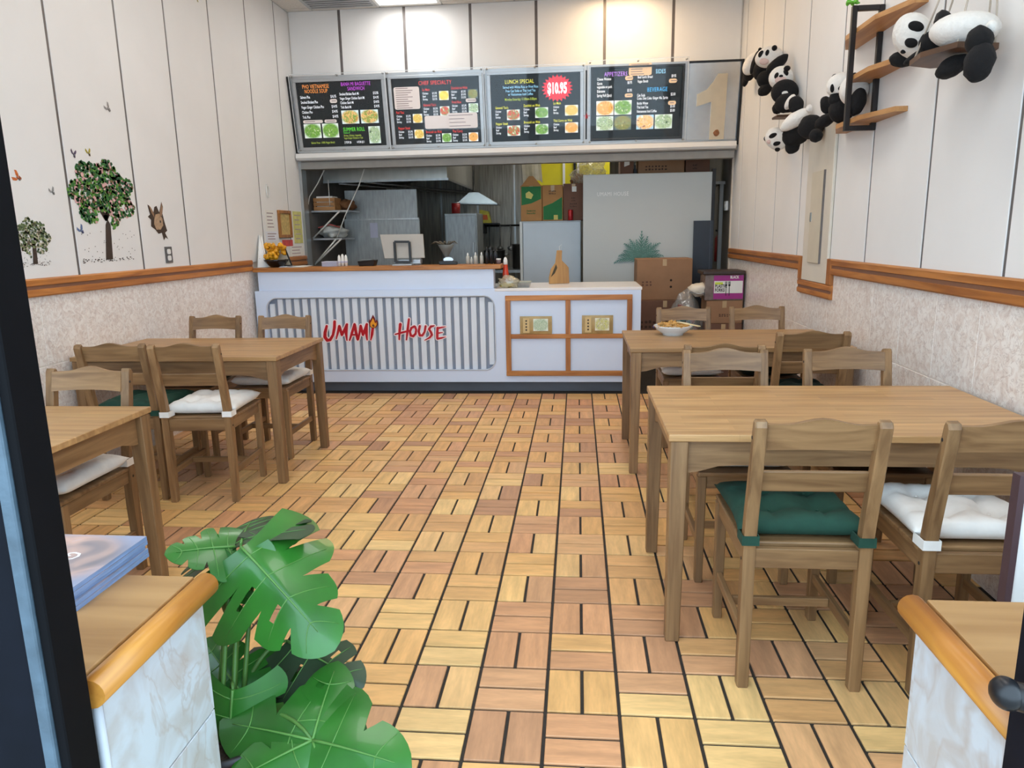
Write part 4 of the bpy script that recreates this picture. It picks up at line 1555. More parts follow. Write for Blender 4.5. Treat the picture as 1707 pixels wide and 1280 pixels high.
def leaf_mesh(size, cuts, holes, seed, droop, fold):
    """heart-shaped monstera blade: broad lobes either side of the midrib, slit from the margin inwards.
    local: base at origin, tip towards +y, upper side +z"""
    rr = random.Random(seed)
    L = size
    bm = B()

    def half(t):
        return L * 0.60 * max(0.0, 1 - t ** 2.6) ** 0.75 * (0.80 + 0.35 * math.sin(PI * min(1, t * 1.6 + .12)))

    def bend(x, y):
        t_ = y / L
        z = -droop * L * 0.55 * max(0.0, t_) ** 2 - fold * abs(x) * 0.55 - droop * 1.2 * x * x / L
        return z + 0.025 * L * noise.noise(Vector((x * 8, y * 8, seed)))

    def place(side, tt, s):
        sweep = -0.34 * (1 - tt) ** 1.6 + 0.30 * tt
        x = side * s * half(tt)
        y = L * tt + sweep * L * s ** 1.5 * (1 - .5 * tt)
        return x, y
    NS, NT = 9, 6
    slits = [0.0] + [rr.uniform(.34, .66) for _ in range(cuts - 1)] + [1.0]
    for side in (-1, 1):
        for k in range(cuts):
            t0, t1 = k / cuts, (k + 1) / cuts
            grid = []
            for a in range(NS + 1):
                s = a / NS
                row = []
                for c in range(NT + 1):
                    q = c / NT
                    def gap(sl):
                        return 0.0 if sl in (0.0, 1.0) or s <= sl else 0.15 * ((s - sl) / (1 - sl)) ** 0.7
                    g0, g1 = gap(slits[k]), gap(slits[k + 1])
                    tt = t0 + (t1 - t0) * (g0 + q * (1 - g0 - g1))
                    se = s * (1 - 0.07 * s * s * (2 * q - 1) ** 2)
                    x, y = place(side, tt, se)
                    row.append(bm.verts.new((x, y, bend(x, y))))
                grid.append(row)
            for a in range(NS):
                for c in range(NT):
                    if (k, side) in holes and a in (2, 3, 4) and c == 2:
                        continue
                    q4 = (grid[a][c], grid[a + 1][c], grid[a + 1][c + 1], grid[a][c + 1])
                    f = bm.faces.new(q4 if side > 0 else q4[::-1])
                    f.smooth = True
    bmesh.ops.remove_doubles(bm, verts=bm.verts[:], dist=0.0002)
    bmesh.ops.dissolve_degenerate(bm, dist=0.0001, edges=bm.edges[:])
    # give the blade its thickness: a second skin just below the first
    low = bmesh.ops.duplicate(bm, geom=bm.verts[:] + bm.edges[:] + bm.faces[:])['geom']
    lv = [g for g in low if isinstance(g, bmesh.types.BMVert)]
    lf_ = [g for g in low if isinstance(g, bmesh.types.BMFace)]
    bmesh.ops.translate(bm, vec=(0, 0, -0.0013), verts=lv)
    bmesh.ops.reverse_faces(bm, faces=lf_)
    vb = B()
    pts = []
    for i in range(9):
        y = L * (0.96 * i / 8)
        pts.append((0, y, bend(0, y) + 0.0012))
    tube(vb, pts, [0.0036 * (1 - .75 * i / 8) for i in range(9)], 6)
    for side in (-1, 1):
        for k in range(cuts):
            tm = (k + .5) / cuts
            pp = []
            for a in range(6):
                x, y = place(side, tm, a / 5 * .88)
                pp.append((x, y, bend(x, y) + .0006))
            tube(vb, pp, [0.0016, .0015, .0013, .001, .0008, .0005], 5)
    return bm, vb


plant = wthing('monstera_plant', 'monstera plant with split green leaves behind the entrance ledge', 'plant', (-0.83, 1.45, 0))
pot_c = (-0.83, 1.45)
bm = B()
lathe(bm, [(0, 0), (0.10, 0), (0.11, 0.02), (0.13, 0.25), (0.135, 0.27), (0.124, 0.27), (0.118, 0.235), (0, 0.235)], 28, (pot_c[0], pot_c[1], 0))
obj('pot', bm, basic('black_pot', (28, 28, 30), 0.5, var=.1), plant)
bm = B()
lathe(bm, [(0.118, 0.2355), (0.10, 0.245), (0, 0.25)], 20, (pot_c[0], pot_c[1], 0))
obj('soil', bm, basic('potting_soil', (52, 38, 28), 0.95, var=.4, scale=60, bump=.6), plant)
# base point (pixel, depth), tip point (pixel, depth), roll hint (normal dir), size factor, cuts, holes, droop, fold, mat
LEAVES = [
    # big upper leaf drooping toward the viewer and the aisle
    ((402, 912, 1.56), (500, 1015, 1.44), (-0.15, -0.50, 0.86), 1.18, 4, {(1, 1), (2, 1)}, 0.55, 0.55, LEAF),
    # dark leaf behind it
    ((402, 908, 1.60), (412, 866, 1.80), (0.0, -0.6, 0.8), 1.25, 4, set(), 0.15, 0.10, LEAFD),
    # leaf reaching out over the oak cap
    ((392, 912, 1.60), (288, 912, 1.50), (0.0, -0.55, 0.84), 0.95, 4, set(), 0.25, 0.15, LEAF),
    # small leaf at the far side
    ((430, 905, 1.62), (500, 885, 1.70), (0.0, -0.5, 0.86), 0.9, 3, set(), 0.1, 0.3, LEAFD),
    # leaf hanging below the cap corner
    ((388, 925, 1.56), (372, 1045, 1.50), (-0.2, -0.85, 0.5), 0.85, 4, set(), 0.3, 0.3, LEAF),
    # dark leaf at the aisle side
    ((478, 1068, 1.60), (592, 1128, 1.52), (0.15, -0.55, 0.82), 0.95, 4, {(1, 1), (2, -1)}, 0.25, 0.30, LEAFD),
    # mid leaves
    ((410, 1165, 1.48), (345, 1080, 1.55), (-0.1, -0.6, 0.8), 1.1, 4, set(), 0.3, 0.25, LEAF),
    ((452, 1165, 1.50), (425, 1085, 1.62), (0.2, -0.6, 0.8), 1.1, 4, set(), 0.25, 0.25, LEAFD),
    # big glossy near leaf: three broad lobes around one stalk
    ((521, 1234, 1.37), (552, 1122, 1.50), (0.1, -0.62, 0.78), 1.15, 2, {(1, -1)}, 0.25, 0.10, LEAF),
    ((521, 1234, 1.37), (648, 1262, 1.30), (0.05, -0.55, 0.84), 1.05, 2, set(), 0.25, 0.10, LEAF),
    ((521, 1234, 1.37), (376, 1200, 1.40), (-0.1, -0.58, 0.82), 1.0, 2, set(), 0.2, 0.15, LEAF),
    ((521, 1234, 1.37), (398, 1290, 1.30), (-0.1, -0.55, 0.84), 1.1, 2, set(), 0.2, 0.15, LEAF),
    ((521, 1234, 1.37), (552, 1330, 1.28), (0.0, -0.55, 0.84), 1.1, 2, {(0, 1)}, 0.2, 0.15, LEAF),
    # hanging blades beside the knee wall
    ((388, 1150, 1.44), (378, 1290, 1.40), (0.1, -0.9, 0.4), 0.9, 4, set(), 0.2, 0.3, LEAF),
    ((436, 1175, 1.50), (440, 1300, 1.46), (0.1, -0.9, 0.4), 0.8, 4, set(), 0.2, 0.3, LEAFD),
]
for i, (b_, tp, nrm, sf_, cuts, holes, droop, fold, m) in enumerate(LEAVES):
    p0, p1 = P(*b_), P(*tp)
    yv = (p1 - p0)
    L = yv.length
    yv.normalize()
    zv = Vector(nrm)
    zv = (zv - yv * zv.dot(yv)).normalized()
    xv = yv.cross(zv)
    M4 = Matrix((xv, yv, zv)).transposed().to_4x4()
    M4.translation = p0
    bm, vb = leaf_mesh(L * sf_, cuts, holes, 3 + i, droop, fold)
    bmesh.ops.transform(bm, matrix=M4, verts=bm.verts[:])
    bmesh.ops.transform(vb, matrix=M4, verts=vb.verts[:])
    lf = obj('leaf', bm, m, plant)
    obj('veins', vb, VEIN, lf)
    if i in (9, 10, 11, 12):
        continue
    # petiole from the crown of the pot
    c = Vector((pot_c[0] + 0.03 * math.sin(i * 2.4), pot_c[1] + 0.03 * math.cos(i * 2.4), 0.235))
    mid = c.lerp(p0, 0.55) + Vector((0, 0.02, 0.10))
    pts = []
    for k in range(9):
        u = k / 8
        pts.append(c * (1 - u) ** 2 + mid * 2 * u * (1 - u) + p0 * u * u)
    bm = B()
    tube(bm, pts, [0.007 - 0.0035 * k / 8 for k in range(9)], 7)
    obj('stalk', bm, STEM, lf)

# ================================================================== KITCHEN
GREYP = basic('light_grey_board', (186, 191, 190), 0.5, var=0.02, scale=2)
# hood along the side wall
hd = wthing('extractor_hood', 'large stainless extractor hood over the cooking line', 'hood', (-2.2, 9.8, 2.02))
HX1, HY0 = -1.475, 8.42
STL = basic('hood_steel', (176, 174, 166), 0.3, 0.55, var=0.08, scale=4, vec=(4, 4, .4))
box('end_panel', XL + 0.01, HX1, HY0, HY0 + 0.03, 2.02, 2.745, STL, hd)
box('side_panel', HX1 - 0.03, HX1, HY0 + 0.03, 11.2, 2.02, 2.745, STL, hd)
box('lip', XL + 0.01, HX1 + 0.012, HY0 - 0.012, HY0 + 0.0, 2.005, 2.03, STEEL, hd)
box('lip', HX1, HX1 + 0.014, HY0, 11.2, 2.005, 2.03, STEEL, hd)
for i in range(9):
    y0 = HY0 + 0.12 + i * 0.30
    bm = B()
    prism(bm, [(-2.85, 2.10), (-1.60, 2.40), (-1.60, 2.43), (-2.85, 2.13)], y0, y0 + 0.26, 'y')
    obj('filter', bm, STEELD, hd)
bm = B()
tube(bm, [(-2.75, HY0 + .05, 2.0), (-1.62, 11.0, 1.98)], 0.012, 8)
tube(bm, [(-2.45, HY0 + .05, 2.01), (-1.55, 10.6, 1.99)], 0.012, 8)
obj('pipe', bm, STEEL, hd)
# guard panels at the end of the line
SCUFF = basic('scuffed_steel', (158, 162, 162), 0.42, 0.35, var=0.16, scale=14, vec=(3, 1, .5))
gp = wthing('steel_partition', 'scuffed stainless partition panel behind the monitor', 'partition', (-2.25, 8.52, 0))
a, b_ = P(574, 318, 8.5), P(696, 365, 8.5)
box('upper_sheet', a.x, b_.x, 8.50, 8.53, b_.z + 0.012, a.z, SCUFF, gp)
box('lower_sheet', a.x - .02, b_.x + .02, 8.49, 8.53, 0.0, b_.z - 0.004, SCUFF, gp)
box('joint_strip', a.x - .03, b_.x + .02, 8.475, 8.50, b_.z - 0.004, b_.z + 0.014, STEEL, gp)
box('pinned_paper', -2.42, -2.33, 8.484, 8.489, 1.38, 1.55, basic('lilac_paper', (186, 186, 204), 0.7), gp)
# stainless upright cabinet
a, b_ = P(740, 356, 9.2), P(797, 440, 9.2)
cb = wthing('steel_cabinet', 'tall stainless cabinet in the cooking aisle', 'cabinet', ((a.x + b_.x) / 2, 9.5, 0))
box('body', a.x, b_.x, 9.22, 9.8, 0.0, a.z, SCUFF, cb, .006)
box('door', a.x + .015, b_.x - .015, 9.20, 9.22, 0.15, a.z - .03, SCUFF, cb, .004)
box('handle', b_.x - .06, b_.x - .04, 9.175, 9.20, 1.0, 1.3, STEEL, cb, .004)
t = wthing('sauce_tin', 'red tin standing on the stainless cabinet', 'tin', (a.x + .12, 9.4, a.z))
bm = B()
lathe(bm, [(0, 0), (.055, 0), (.055, .13), (0, .13)], 16, (a.x + .12, 9.4, a.z + .001))
obj('can', bm, basic('red_tin', (150, 30, 28), 0.4, var=.1), t)
bm = B()
lathe(bm, [(0, 0), (.057, 0), (.057, .008), (0, .008)], 16, (a.x + .12, 9.4, a.z + .131))
obj('lid', bm, STEEL, t)
# heat lamp / small canopy
c = P(790, 332, 9.9)
hl = wthing('heat_lamp', 'shallow stainless lamp shade hanging past the hood', 'lamp', (c.x, c.y, c.z))
bm = B()
prism(bm, [(c.x - .20, c.z - .05), (c.x + .33, c.z - .07), (c.x + .08, c.z + .08), (c.x - .04, c.z + .08)], 9.75, 10.1, 'y')
obj('shade', bm, basic('bright_steel', (170, 170, 164), 0.25, 0.6, var=.05), hl)
bm = B()
tube(bm, [(c.x, 9.92, c.z + .10), (c.x, 9.92, 2.75)], .015, 8)
obj('rod', bm, STEELD, hl)
bm = B()
prism(bm, [(c.x - .20, c.z - .062), (c.x + .33, c.z - .082), (c.x + .33, c.z - .072), (c.x - .20, c.z - .052)], 9.74, 10.11, 'y')
obj('rim', bm, STEEL, hl)
# back bench with pots
bn = wthing('prep_bench', 'stainless prep bench along the back of the kitchen', 'bench', (-0.9, 10.6, 0))
box('worktop', -1.9, -0.2, 10.2, 11.1, 0.86, 0.90, STEEL, bn)
box('shelf', -1.9, -0.2, 10.25, 11.05, 0.25, 0.28, STEELD, bn)
for x in (-1.85, -0.25):
    for y in (10.25, 11.0):
        box('leg', x - .02, x + .02, y - .02, y + .02, 0, 0.86, STEEL, bn)
for i, (x, y, r, h) in enumerate(((-1.2, 10.5, .16, .26), (-0.8, 10.6, .14, .34), (-0.45, 10.45, .12, .2))):
    t = wthing('cooking_pot', ['wide steel pot on the prep bench', 'tall steel pot in the middle of the prep bench', 'small steel pot at the end of the prep bench'][i], 'pot', (x, y, .90))
    bm = B()
    lathe(bm, [(0, .002), (r, .002), (r, h), (r + .012, h), (r + .012, h + .008), (r - .01, h + .008), (r - .01, .012), (0, .012)], 20, (x, y, .90))
    obj('body', bm, STEELD, t)
    for s in (-1, 1):
        bm = B()
        tube(bm, [(x + s * r, y - .04, .90 + h * .8), (x + s * (r + .05), y - .03, .90 + h * .8), (x + s * (r + .05), y + .03, .90 + h * .8), (x + s * r, y + .04, .90 + h * .8)], .008, 6)
        obj('handle', bm, STEEL, t)
# utensil rail with ladles
ur = wthing('utensil_rail', 'dark utensil rail with hanging ladles on the kitchen back wall', 'rail', (-1.25, 11.25, 1.45))
bm = B()
tube(bm, [(-1.6, 11.24, 1.52), (-0.75, 11.24, 1.52)], .014, 8)
obj('bar', bm, BLACKM, ur)
for i in range(5):
    x = -1.5 + i * .16
    bm = B()
    tube(bm, [(x, 11.22, 1.52), (x, 11.215, 1.22)], .010, 6)
    ball(bm, (x, 11.20, 1.18), (.05, .04, .035))
    obj('ladle', bm, STEEL, ur)
ws = wthing('wall_shelf', 'small wall shelf with yellow bottle packs in the kitchen', 'shelf', (-1.28, 11.1, 1.72))
c = P(808, 372, 11.0)
box('board', c.x - .25, c.x + .2, 10.9, 11.28, c.z - .02, c.z, BLACKM, ws)
box('bracket', c.x - .03, c.x + .0, 10.95, 11.28, c.z - .15, c.z - .02, BLACKM, ws)
t = wthing('sauce_pack', 'yellow and white sauce pack on the kitchen wall shelf', 'pack', (c.x, 11.05, c.z))
bm = B()
prism(bm, [(c.x - .09, c.z + .001), (c.x + .10, c.z + .001), (c.x + .06, c.z + .17), (c.x - .07, c.z + .20)], 11.0, 11.1, 'y')
obj('bag', bm, basic('yellow_pack', (206, 196, 70), 0.5, var=.3, scale=14), t)
bm = B()
prism(bm, [(c.x - .04, c.z + .05), (c.x + .05, c.z + .05), (c.x + .04, c.z + .12), (c.x - .04, c.z + .12)], 10.996, 11.0, 'y')
obj('label', bm, basic('orange_label', (214, 100, 40), 0.5), t)

# wall rack of shelves on the side wall
wr = wthing('kitchen_wall_rack', 'two tier wire wall rack beside the kitchen opening', 'rack', (-2.7, 8.4, 1.3))
for z, x1 in ((1.685, -2.52), (1.385, -2.60)):
    box('shelf', XL + .002, x1, 7.98, 8.45, z - .018, z, SILVER, wr)
WR = basic('white_rod', (216, 214, 208), 0.4, var=.03)
for (q0, q1) in (((566, 352), (520, 397)), ((568, 399), (519, 441)), ((560, 399), (527, 438))):
    bm = B()
    p0, p1 = P(q0[0], q0[1], 7.97), P(q1[0], q1[1], 7.97)
    p1.x = max(p1.x, XL + .006)
    tube(bm, [p0, p1], .009, 8)
    obj('strut', bm, WR, wr)
# crates on the upper shelf
CR = wood('crate_wood', (190, 140, 84), (150, 98, 52), 'x', 20, .6)
t = wthing('fruit_crate', 'small wooden crate of scraps on the upper wall rack shelf', 'crate', (-2.78, 8.1, 1.686))
for i in range(3):
    z = 1.688 + i * .046
    box('slat', XL + .03, -2.66, 7.99, 8.005, z, z + .038, CR, t)
    box('slat', XL + .03, -2.66, 8.20, 8.215, z, z + .038, CR, t)
for x in (XL + .03, -2.68):
    box('corner_post', x, x + .018, 8.006, 8.199, 1.688, 1.82, CR, t)
box('base', XL + .048, -2.68, 8.006, 8.199, 1.688, 1.70, CR, t)
box('paper_liner', XL + .06, -2.69, 8.01, 8.19, 1.70, 1.838, PAPER, t)
t = wthing('brown_bundle', 'brown paper bundle lying beside the crate on the rack', 'bundle', (-2.58, 8.3, 1.686))
bm = B()
ball(bm, (-2.62, 8.30, 1.748), (.10, .14, .060), None, 16, 10, .5, 3)
obj('wrapping', bm, basic('brown_bundle', (120, 78, 44), 0.8, var=.3, scale=20), t)
bm = B()
tube(bm, [(-2.62 + .085 * math.cos(k * PI / 8), 8.30, 1.748 + .062 * math.sin(k * PI / 8)) for k in range(17)], .004, 5)
obj('string', bm, CARD, t)
t = wthing('plastic_bag', 'crumpled white plastic bag on the lower rack shelf', 'bag', (-2.75, 8.2, 1.386))
bm = B()
ball(bm, (-2.765, 8.2, 1.455), (.15, .19, .070), None, 24, 14, .45, 7)
obj('bag', bm, basic('white_poly', (196, 198, 194), 0.4, var=.12, scale=20, bump=.5), t)
bm = B()
tube(bm, [(-2.88, 8.03, 1.50), (-2.75, 8.05, 1.535), (-2.64, 8.08, 1.50)], .008, 6)
obj('red_band', bm, basic('faded_red', (170, 80, 76), 0.6), t)
# hanging white cords
for i, (pts, lab) in enumerate((([(548, 268), (530, 305), (516, 328), (513, 345), (514, 400), (516, 440)], 'white cord hanging down the edge of the kitchen opening'),
                                ([(612, 268), (598, 310), (575, 360), (562, 396)], 'white cord slanting past the wall rack from the ceiling'),
                                ([(547, 300), (549, 330), (550, 345)], 'thin short cord dangling to the crate'))):
    bm = B()
    tube(bm, [P(p[0], p[1], 7.92) for p in pts], .006 if i < 2 else .004, 6)
    tag(obj('hanging_cord', bm, WR), lab, 'cord', 'white cords in the kitchen opening')

# white fridge with cartons on top
fa, fb = P(866, 369, 8.2), P(972, 470, 8.2)
fr = wthing('white_fridge', 'pale grey upright fridge under three cartons', 'fridge', ((fa.x + fb.x) / 2, 8.5, 0))
FRW = basic('fridge_enamel', (188, 198, 206), 0.35, var=.03, scale=5)
box('body', fa.x, fb.x - .02, 8.24, 8.85, 0.02, fa.z, FRW, fr, .008)
box('door', fa.x + .035, fb.x - .025, 8.20, 8.235, 0.06, fa.z - .012, FRW, fr, .008)
box('side_strip', fa.x, fa.x + .03, 8.205, 8.239, 0.06, fa.z - .005, basic('fridge_edge', (206, 208, 206), 0.4), fr, .004)
box('plinth', fa.x + .02, fb.x - .04, 8.26, 8.83, 0.0, 0.02, BLACKP, fr)
GREENC = basic('green_print', (30, 112, 58), 0.7, var=.08, scale=10)


def carton(label, x0, x1, y0, y1, z0, z1, m, prints=(), flap=False, group=None):
    t = wthing('carton', label, 'carton', ((x0 + x1) / 2, (y0 + y1) / 2, z0), group)
    box('box', x0, x1, y0, y1, z0, z1, m, t, .004, 1)
    box('tape', (x0 + x1) / 2 - .02, (x0 + x1) / 2 + .02, y0 - .0012, y0 - .0002, z1 - .07, z1 - .004, basic('packing_tape', (186, 156, 116), 0.4), t)
    w, h = x1 - x0, z1 - z0
    for pi_, p in enumerate(prints):
        lift = .0009 * pi_
        if p[0] == 'poly':
            bm = B()
            prism(bm, [(x0 + u * w, z0 + v * h) for u, v in p[1]], y0 - .0015 - lift, y0 - .0003, 'y')
            obj('printed_patch', bm, p[2], t)
        else:
            # worn stencil print: rows of short bars
            q = random.Random(int(p[2] * 100) + int(p[3] * 1000))
            n_ = max(3, len(p[1]))
            for r_ in (0, 1):
                bm = B()
                for k_ in range(n_):
                    xa = x0 + (p[2] - .035 * n_ + .07 * k_) * w
                    za = z0 + (p[3] + .07 * r_) * h
                    bx(bm, xa, xa + .05 * w * q.uniform(.6, 1), y0 - .0022 - lift, y0 - .0003, za, za + .045 * h * q.uniform(.6, 1))
                obj('stencil_print', bm, p[5], t)
    if flap:
        bm = B()
        prism(bm, [(x0 + .01, z1), (x1 - .01, z1), (x0 + w * .6, z1 + .10), (x0 + w * .4, z1 + .10)], y0 + .01, y0 + .016, 'y')
        obj('flap', bm, m, t)
    return t


DKP = basic('dark_brown_print', (70, 46, 34), 0.7)
YLP = basic('yellow_print', (206, 196, 110), 0.7)
zf = fa.z + .001
bx0 = P(868, 340, 8.25).x
bx1 = P(904, 340, 8.25).x
bx2 = P(939, 340, 8.25).x
bx3 = P(974, 340, 8.25).x
bt = P(890, 309, 8.25).z
CARDO = basic('tan_carton', (172, 126, 76), 0.8, var=.06, scale=8)
carton('green and tan produce carton on the fridge farthest from the grey board', bx0, bx1 - .004, 8.25, 8.6, zf, bt, CARDO,
       [('poly', [(.04, .45), (.04, .97), (.96, .97), (.96, .62), (.5, .50)], GREENC), ('poly', [(.25, .66), (.5, .62), (.6, .74), (.4, .84), (.24, .78)], YLP), ('text', 'NET WT', .5, .2, .10, GREENC)], True, 'cartons on the fridge')
carton('tan produce carton with green corner, middle of the fridge row', bx1 + .002, bx2 - .004, 8.25, 8.6, zf, bt, CARDO,
       [('poly', [(.04, .03), (.04, .40), (.5, .50), (.96, .66), (.96, .03)], GREENC), ('text', 'FRESH', .5, .74, .12, DKP), ('poly', [(.55, .03), (.75, .03), (.75, .16), (.55, .16)], YLP)], False, 'cartons on the fridge')
carton('plum brown carton on the fridge next to the grey board', bx2 + .002, bx3 - .006, 8.25, 8.6, zf, bt + .01, CARDD,
       [('text', 'XX', .5, .52, .12, DKP), ('text', 'LARGE', .5, .36, .12, DKP), ('poly', [(.42, .78), (.64, .78), (.64, .92), (.42, .92)], PAPER)], False, 'cartons on the fridge')
c = P(951, 366, 8.21)
t = wthing('soda_can', 'red soda can in front of the plum carton', 'can', (c.x, 8.222, zf))
bm = B()
lathe(bm, [(0, 0), (.024, 0), (.028, .006), (.028, .105), (.022, .115), (0, .115)], 16, (c.x, 8.222, zf))
obj('body', bm, basic('can_red', (176, 30, 36), 0.3, 0.3), t)
bm = B()
lathe(bm, [(0, .116), (.021, .116), (.022, .119), (0, .118)], 14, (c.x, 8.222, zf))
obj('lid', bm, STEEL, t)
# grey board
ga, gb = P(972, 292, 7.95), P(1188, 285, 7.95)
gbd = wthing('grey_board', 'big pale grey board with a faint palm print beside the fridge', 'board', ((ga.x + gb.x) / 2, 8.1, 0))
box('panel', ga.x, gb.x, 7.95, 7.985, 0.0, 1.99, GREYP, gbd, .003, 1)
box('edge', gb.x, gb.x + .035, 7.95, 8.02, 0.0, 2.02, BLACKM, gbd)
for s in (0.35, 1.1):
    box('support', ga.x + s - .02, ga.x + s + .02, 7.985, 8.03, 0.0, 1.9, CARDD, gbd)
bm = B()
text_into(bm, 'UMAMI HOUSE', .058, 0, 0, 0, .8, 'LEFT', 0, 1.1)
c = P(995, 327, 7.949)
bmesh.ops.transform(bm, matrix=Matrix.Translation((c.x, 7.9485, c.z)) @ Matrix.Rotation(PI / 2, 4, 'X'), verts=bm.verts[:])
obj('lettering', bm, WHITEP, gbd)
PALM = basic('palm_print', (86, 128, 118), 0.6, var=.2, scale=20)
rr = random.Random(9)
root = P(1068, 440, 7.949)
for i in range(13):
    a = math.radians(8 + i * 13.5)
    L = rr.uniform(.19, .27)
    bm = B()
    pr = []
    for k in range(10):
        u = k / 9
        x = root.x + L * u * math.cos(a) * 1.15
        z = root.z + L * 1.25 * u * math.sin(a) + .02 + .10 * u * abs(math.cos(a)) - .62 * L * (u ** 2.2) * abs(math.cos(a))
        pr.append((x, z))
    for k in range(1, 10):
        (x0, z0), (x1, z1) = pr[k - 1], pr[k]
        d = Vector((x1 - x0, z1 - z0)).normalized()
        nx_, nz_ = -d.y, d.x
        for s in (-1, 1):
            l = .055 * math.sin(PI * min(.98, k / 9 + .05)) + .01
            tip = (x1 + s * nx_ * l * .7 + d.x * l * .8, z1 + s * nz_ * l * .7 + d.y * l * .8 - .008)
            prism(bm, [(x0, z0), (x1, z1), tip], 7.9485 - .0005 * i, 7.9497, 'y')
    obj('palm_frond', bm, PALM, gbd)
t = wthing('dark_panel', 'dark navy panel propped against the grey board', 'panel', (1.29, 7.92, 0))
a, b_ = P(1157, 368, 7.9), P(1187, 470, 7.9)
box('sheet', a.x, b_.x - .01, 7.90, 7.93, 0.0, a.z, basic('navy_sheet', (34, 42, 54), 0.4), t)
box('edge_strip', b_.x - .04, b_.x - .034, 7.898, 7.90, 0.0, a.z, basic('navy_edge', (70, 78, 92), .4), t)
# cartons above the board
for i, (p0, p1, top, m, lab) in enumerate(((1034, 1056, 262, CARDD, 'small brown carton with white sticker behind the grey board'), (1064, 1141, 252, CARD, 'wide tan carton behind the top of the grey board'), (1143, 1183, 250, CARDD, 'dark carton at the wall end behind the grey board'))):
    x0, x1 = P(p0, 280, 8.2).x, P(p1, 280, 8.2).x
    pr = [('poly', [(.3, .45), (.7, .5), (.7, .65), (.3, .6)], PAPER)] if i == 0 else [('text', 'FRAGILE' if i == 1 else 'XL', .4, .3, .12, DKP)]
    carton(lab, x0, x1, 8.2, 8.55, 1.90, P(p0, top, 8.2).z + .12, m, pr)
ksh = wthing('storage_shelf', 'steel storage shelf behind the grey board', 'shelf', (0.9, 8.4, 0))
box('board', ga.x + .05, XR - .03, 8.10, 8.65, 1.87, 1.899, STEELD, ksh)
for x in (ga.x + .06, XR - .08):
    box('post', x, x + .04, 8.12, 8.16, 0, 1.87, STEELD, ksh)
    box('post', x, x + .04, 8.6, 8.64, 0, 1.87, STEELD, ksh)
t = wthing('small_bottle', 'dark little bottle between the shelf cartons', 'bottle', (P(1059, 285, 8.2).x, 8.25, 1.90))
bm = B()
c = P(1059, 285, 8.2)
lathe(bm, [(0, 0), (.022, 0), (.022, .14), (.010, .17), (.010, .20), (0, .20)], 12, (c.x, 8.25, 1.90))
obj('body', bm, basic('bottle_slate', (60, 66, 72), .3), t)
bm = B()
lathe(bm, [(0, .20), (.012, .20), (.012, .22), (0, .22)], 12, (c.x, 8.25, 1.90))
obj('cap', bm, STEEL, t)
# clear bag on the fridge corner
t = wthing('produce_bag', 'clear plastic bag of brown goods hanging by the yellow panel', 'bag', (0.08, 8.75, 1.95))
bm = B()
c = P(980, 290, 8.75)
ball(bm, (c.x, 8.75, c.z - .02), (.22, .12, .16), Euler((0, -.6, 0)).to_matrix(), 20, 12, .5, 4)
obj('bag', bm, clear_mat('poly_clear', (.95, .95, .92), .10, .2, .30, (226, 220, 200)), t)
bm = B()
ball(bm, (c.x - .07, 8.76, c.z - .07), (.13, .07, .07), None, 14, 8, .6, 8)
obj('brown_goods', bm, basic('mushroom_brown', (120, 84, 54), .9, var=.4, scale=25), t)
bm = B()
tube(bm, [(c.x + .12, 8.75, c.z + .10), (c.x + .2, 8.75, c.z + .22), (c.x + .2, 8.75, 2.74)], .006, 6)
obj('string', bm, WR, t)
# yellow wall panel
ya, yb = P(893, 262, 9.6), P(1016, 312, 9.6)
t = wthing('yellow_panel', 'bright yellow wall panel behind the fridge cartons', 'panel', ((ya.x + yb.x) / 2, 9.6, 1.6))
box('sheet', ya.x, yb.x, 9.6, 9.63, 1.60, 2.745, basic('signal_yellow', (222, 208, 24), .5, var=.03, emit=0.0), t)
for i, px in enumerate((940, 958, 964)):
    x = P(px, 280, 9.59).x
    box('upright', x - .015, x + .015, 9.57, 9.599, 1.6, 2.745, BLACKM if i == 1 else WHITEP, t)  # the white bars are fluorescent reflections built as solid strips
t = wthing('cloth_rag', 'white rag hanging by the yellow panel', 'cloth', (P(885, 280, 9.3).x, 9.3, 2.1))
bm = B()
c = P(884, 280, 9.3)
pts = []
for i in range(7):
    for k in range(7):
        pts.append(bm.verts.new((c.x - .11 + .04 * i + .02 * k / 6, 9.3 + .02 * math.sin(i * 1.4), c.z + .12 - .045 * k - (.03 if i in (0, 6) else 0))))
for i in range(6):
    for k in range(6):
        bm.faces.new((pts[i * 7 + k], pts[(i + 1) * 7 + k], pts[(i + 1) * 7 + k + 1], pts[i * 7 + k + 1]))
bmesh.ops.solidify(bm, geom=bm.faces[:], thickness=.004)
obj('cloth', bm, basic('rag_white', (206, 202, 190), .9, var=.1), t)
bm = B()
tube(bm, [(c.x, 9.3, c.z + .1), (c.x, 9.3, 2.745)], .004, 6)
obj('hook_wire', bm, STEEL, t)
# right jamb things
t = wthing('thermostat', 'small white thermostat on the dark jamb', 'thermostat', (XR, 8.0, 1.65))
c = PX(1213, 343, XR)
box('case', XR - .03, XR - .002, c.y - .05, c.y + .05, c.z - .05, c.z + .05, WHITEP, t, .008)
box('dial', XR - .034, XR - .03, c.y - .02, c.y + .02, c.z - .02, c.z + .02, PAPER, t)
t = wthing('fire_extinguisher', 'red fire extinguisher in the dim kitchen corner', 'extinguisher', (1.50, 8.6, 1.1))
c = P(1199, 412, 8.6)
bm = B()
lathe(bm, [(0, 0), (.05, 0), (.055, .01), (.055, .26), (.03, .30), (.015, .31), (.015, .33), (0, .33)], 16, (c.x, 8.6, c.z - .16))
obj('cylinder', bm, basic('fire_red', (150, 30, 30), .35), t)
bm = B()
tube(bm, [(c.x, 8.6, c.z + .17), (c.x - .05, 8.58, c.z + .19)], .010, 6)
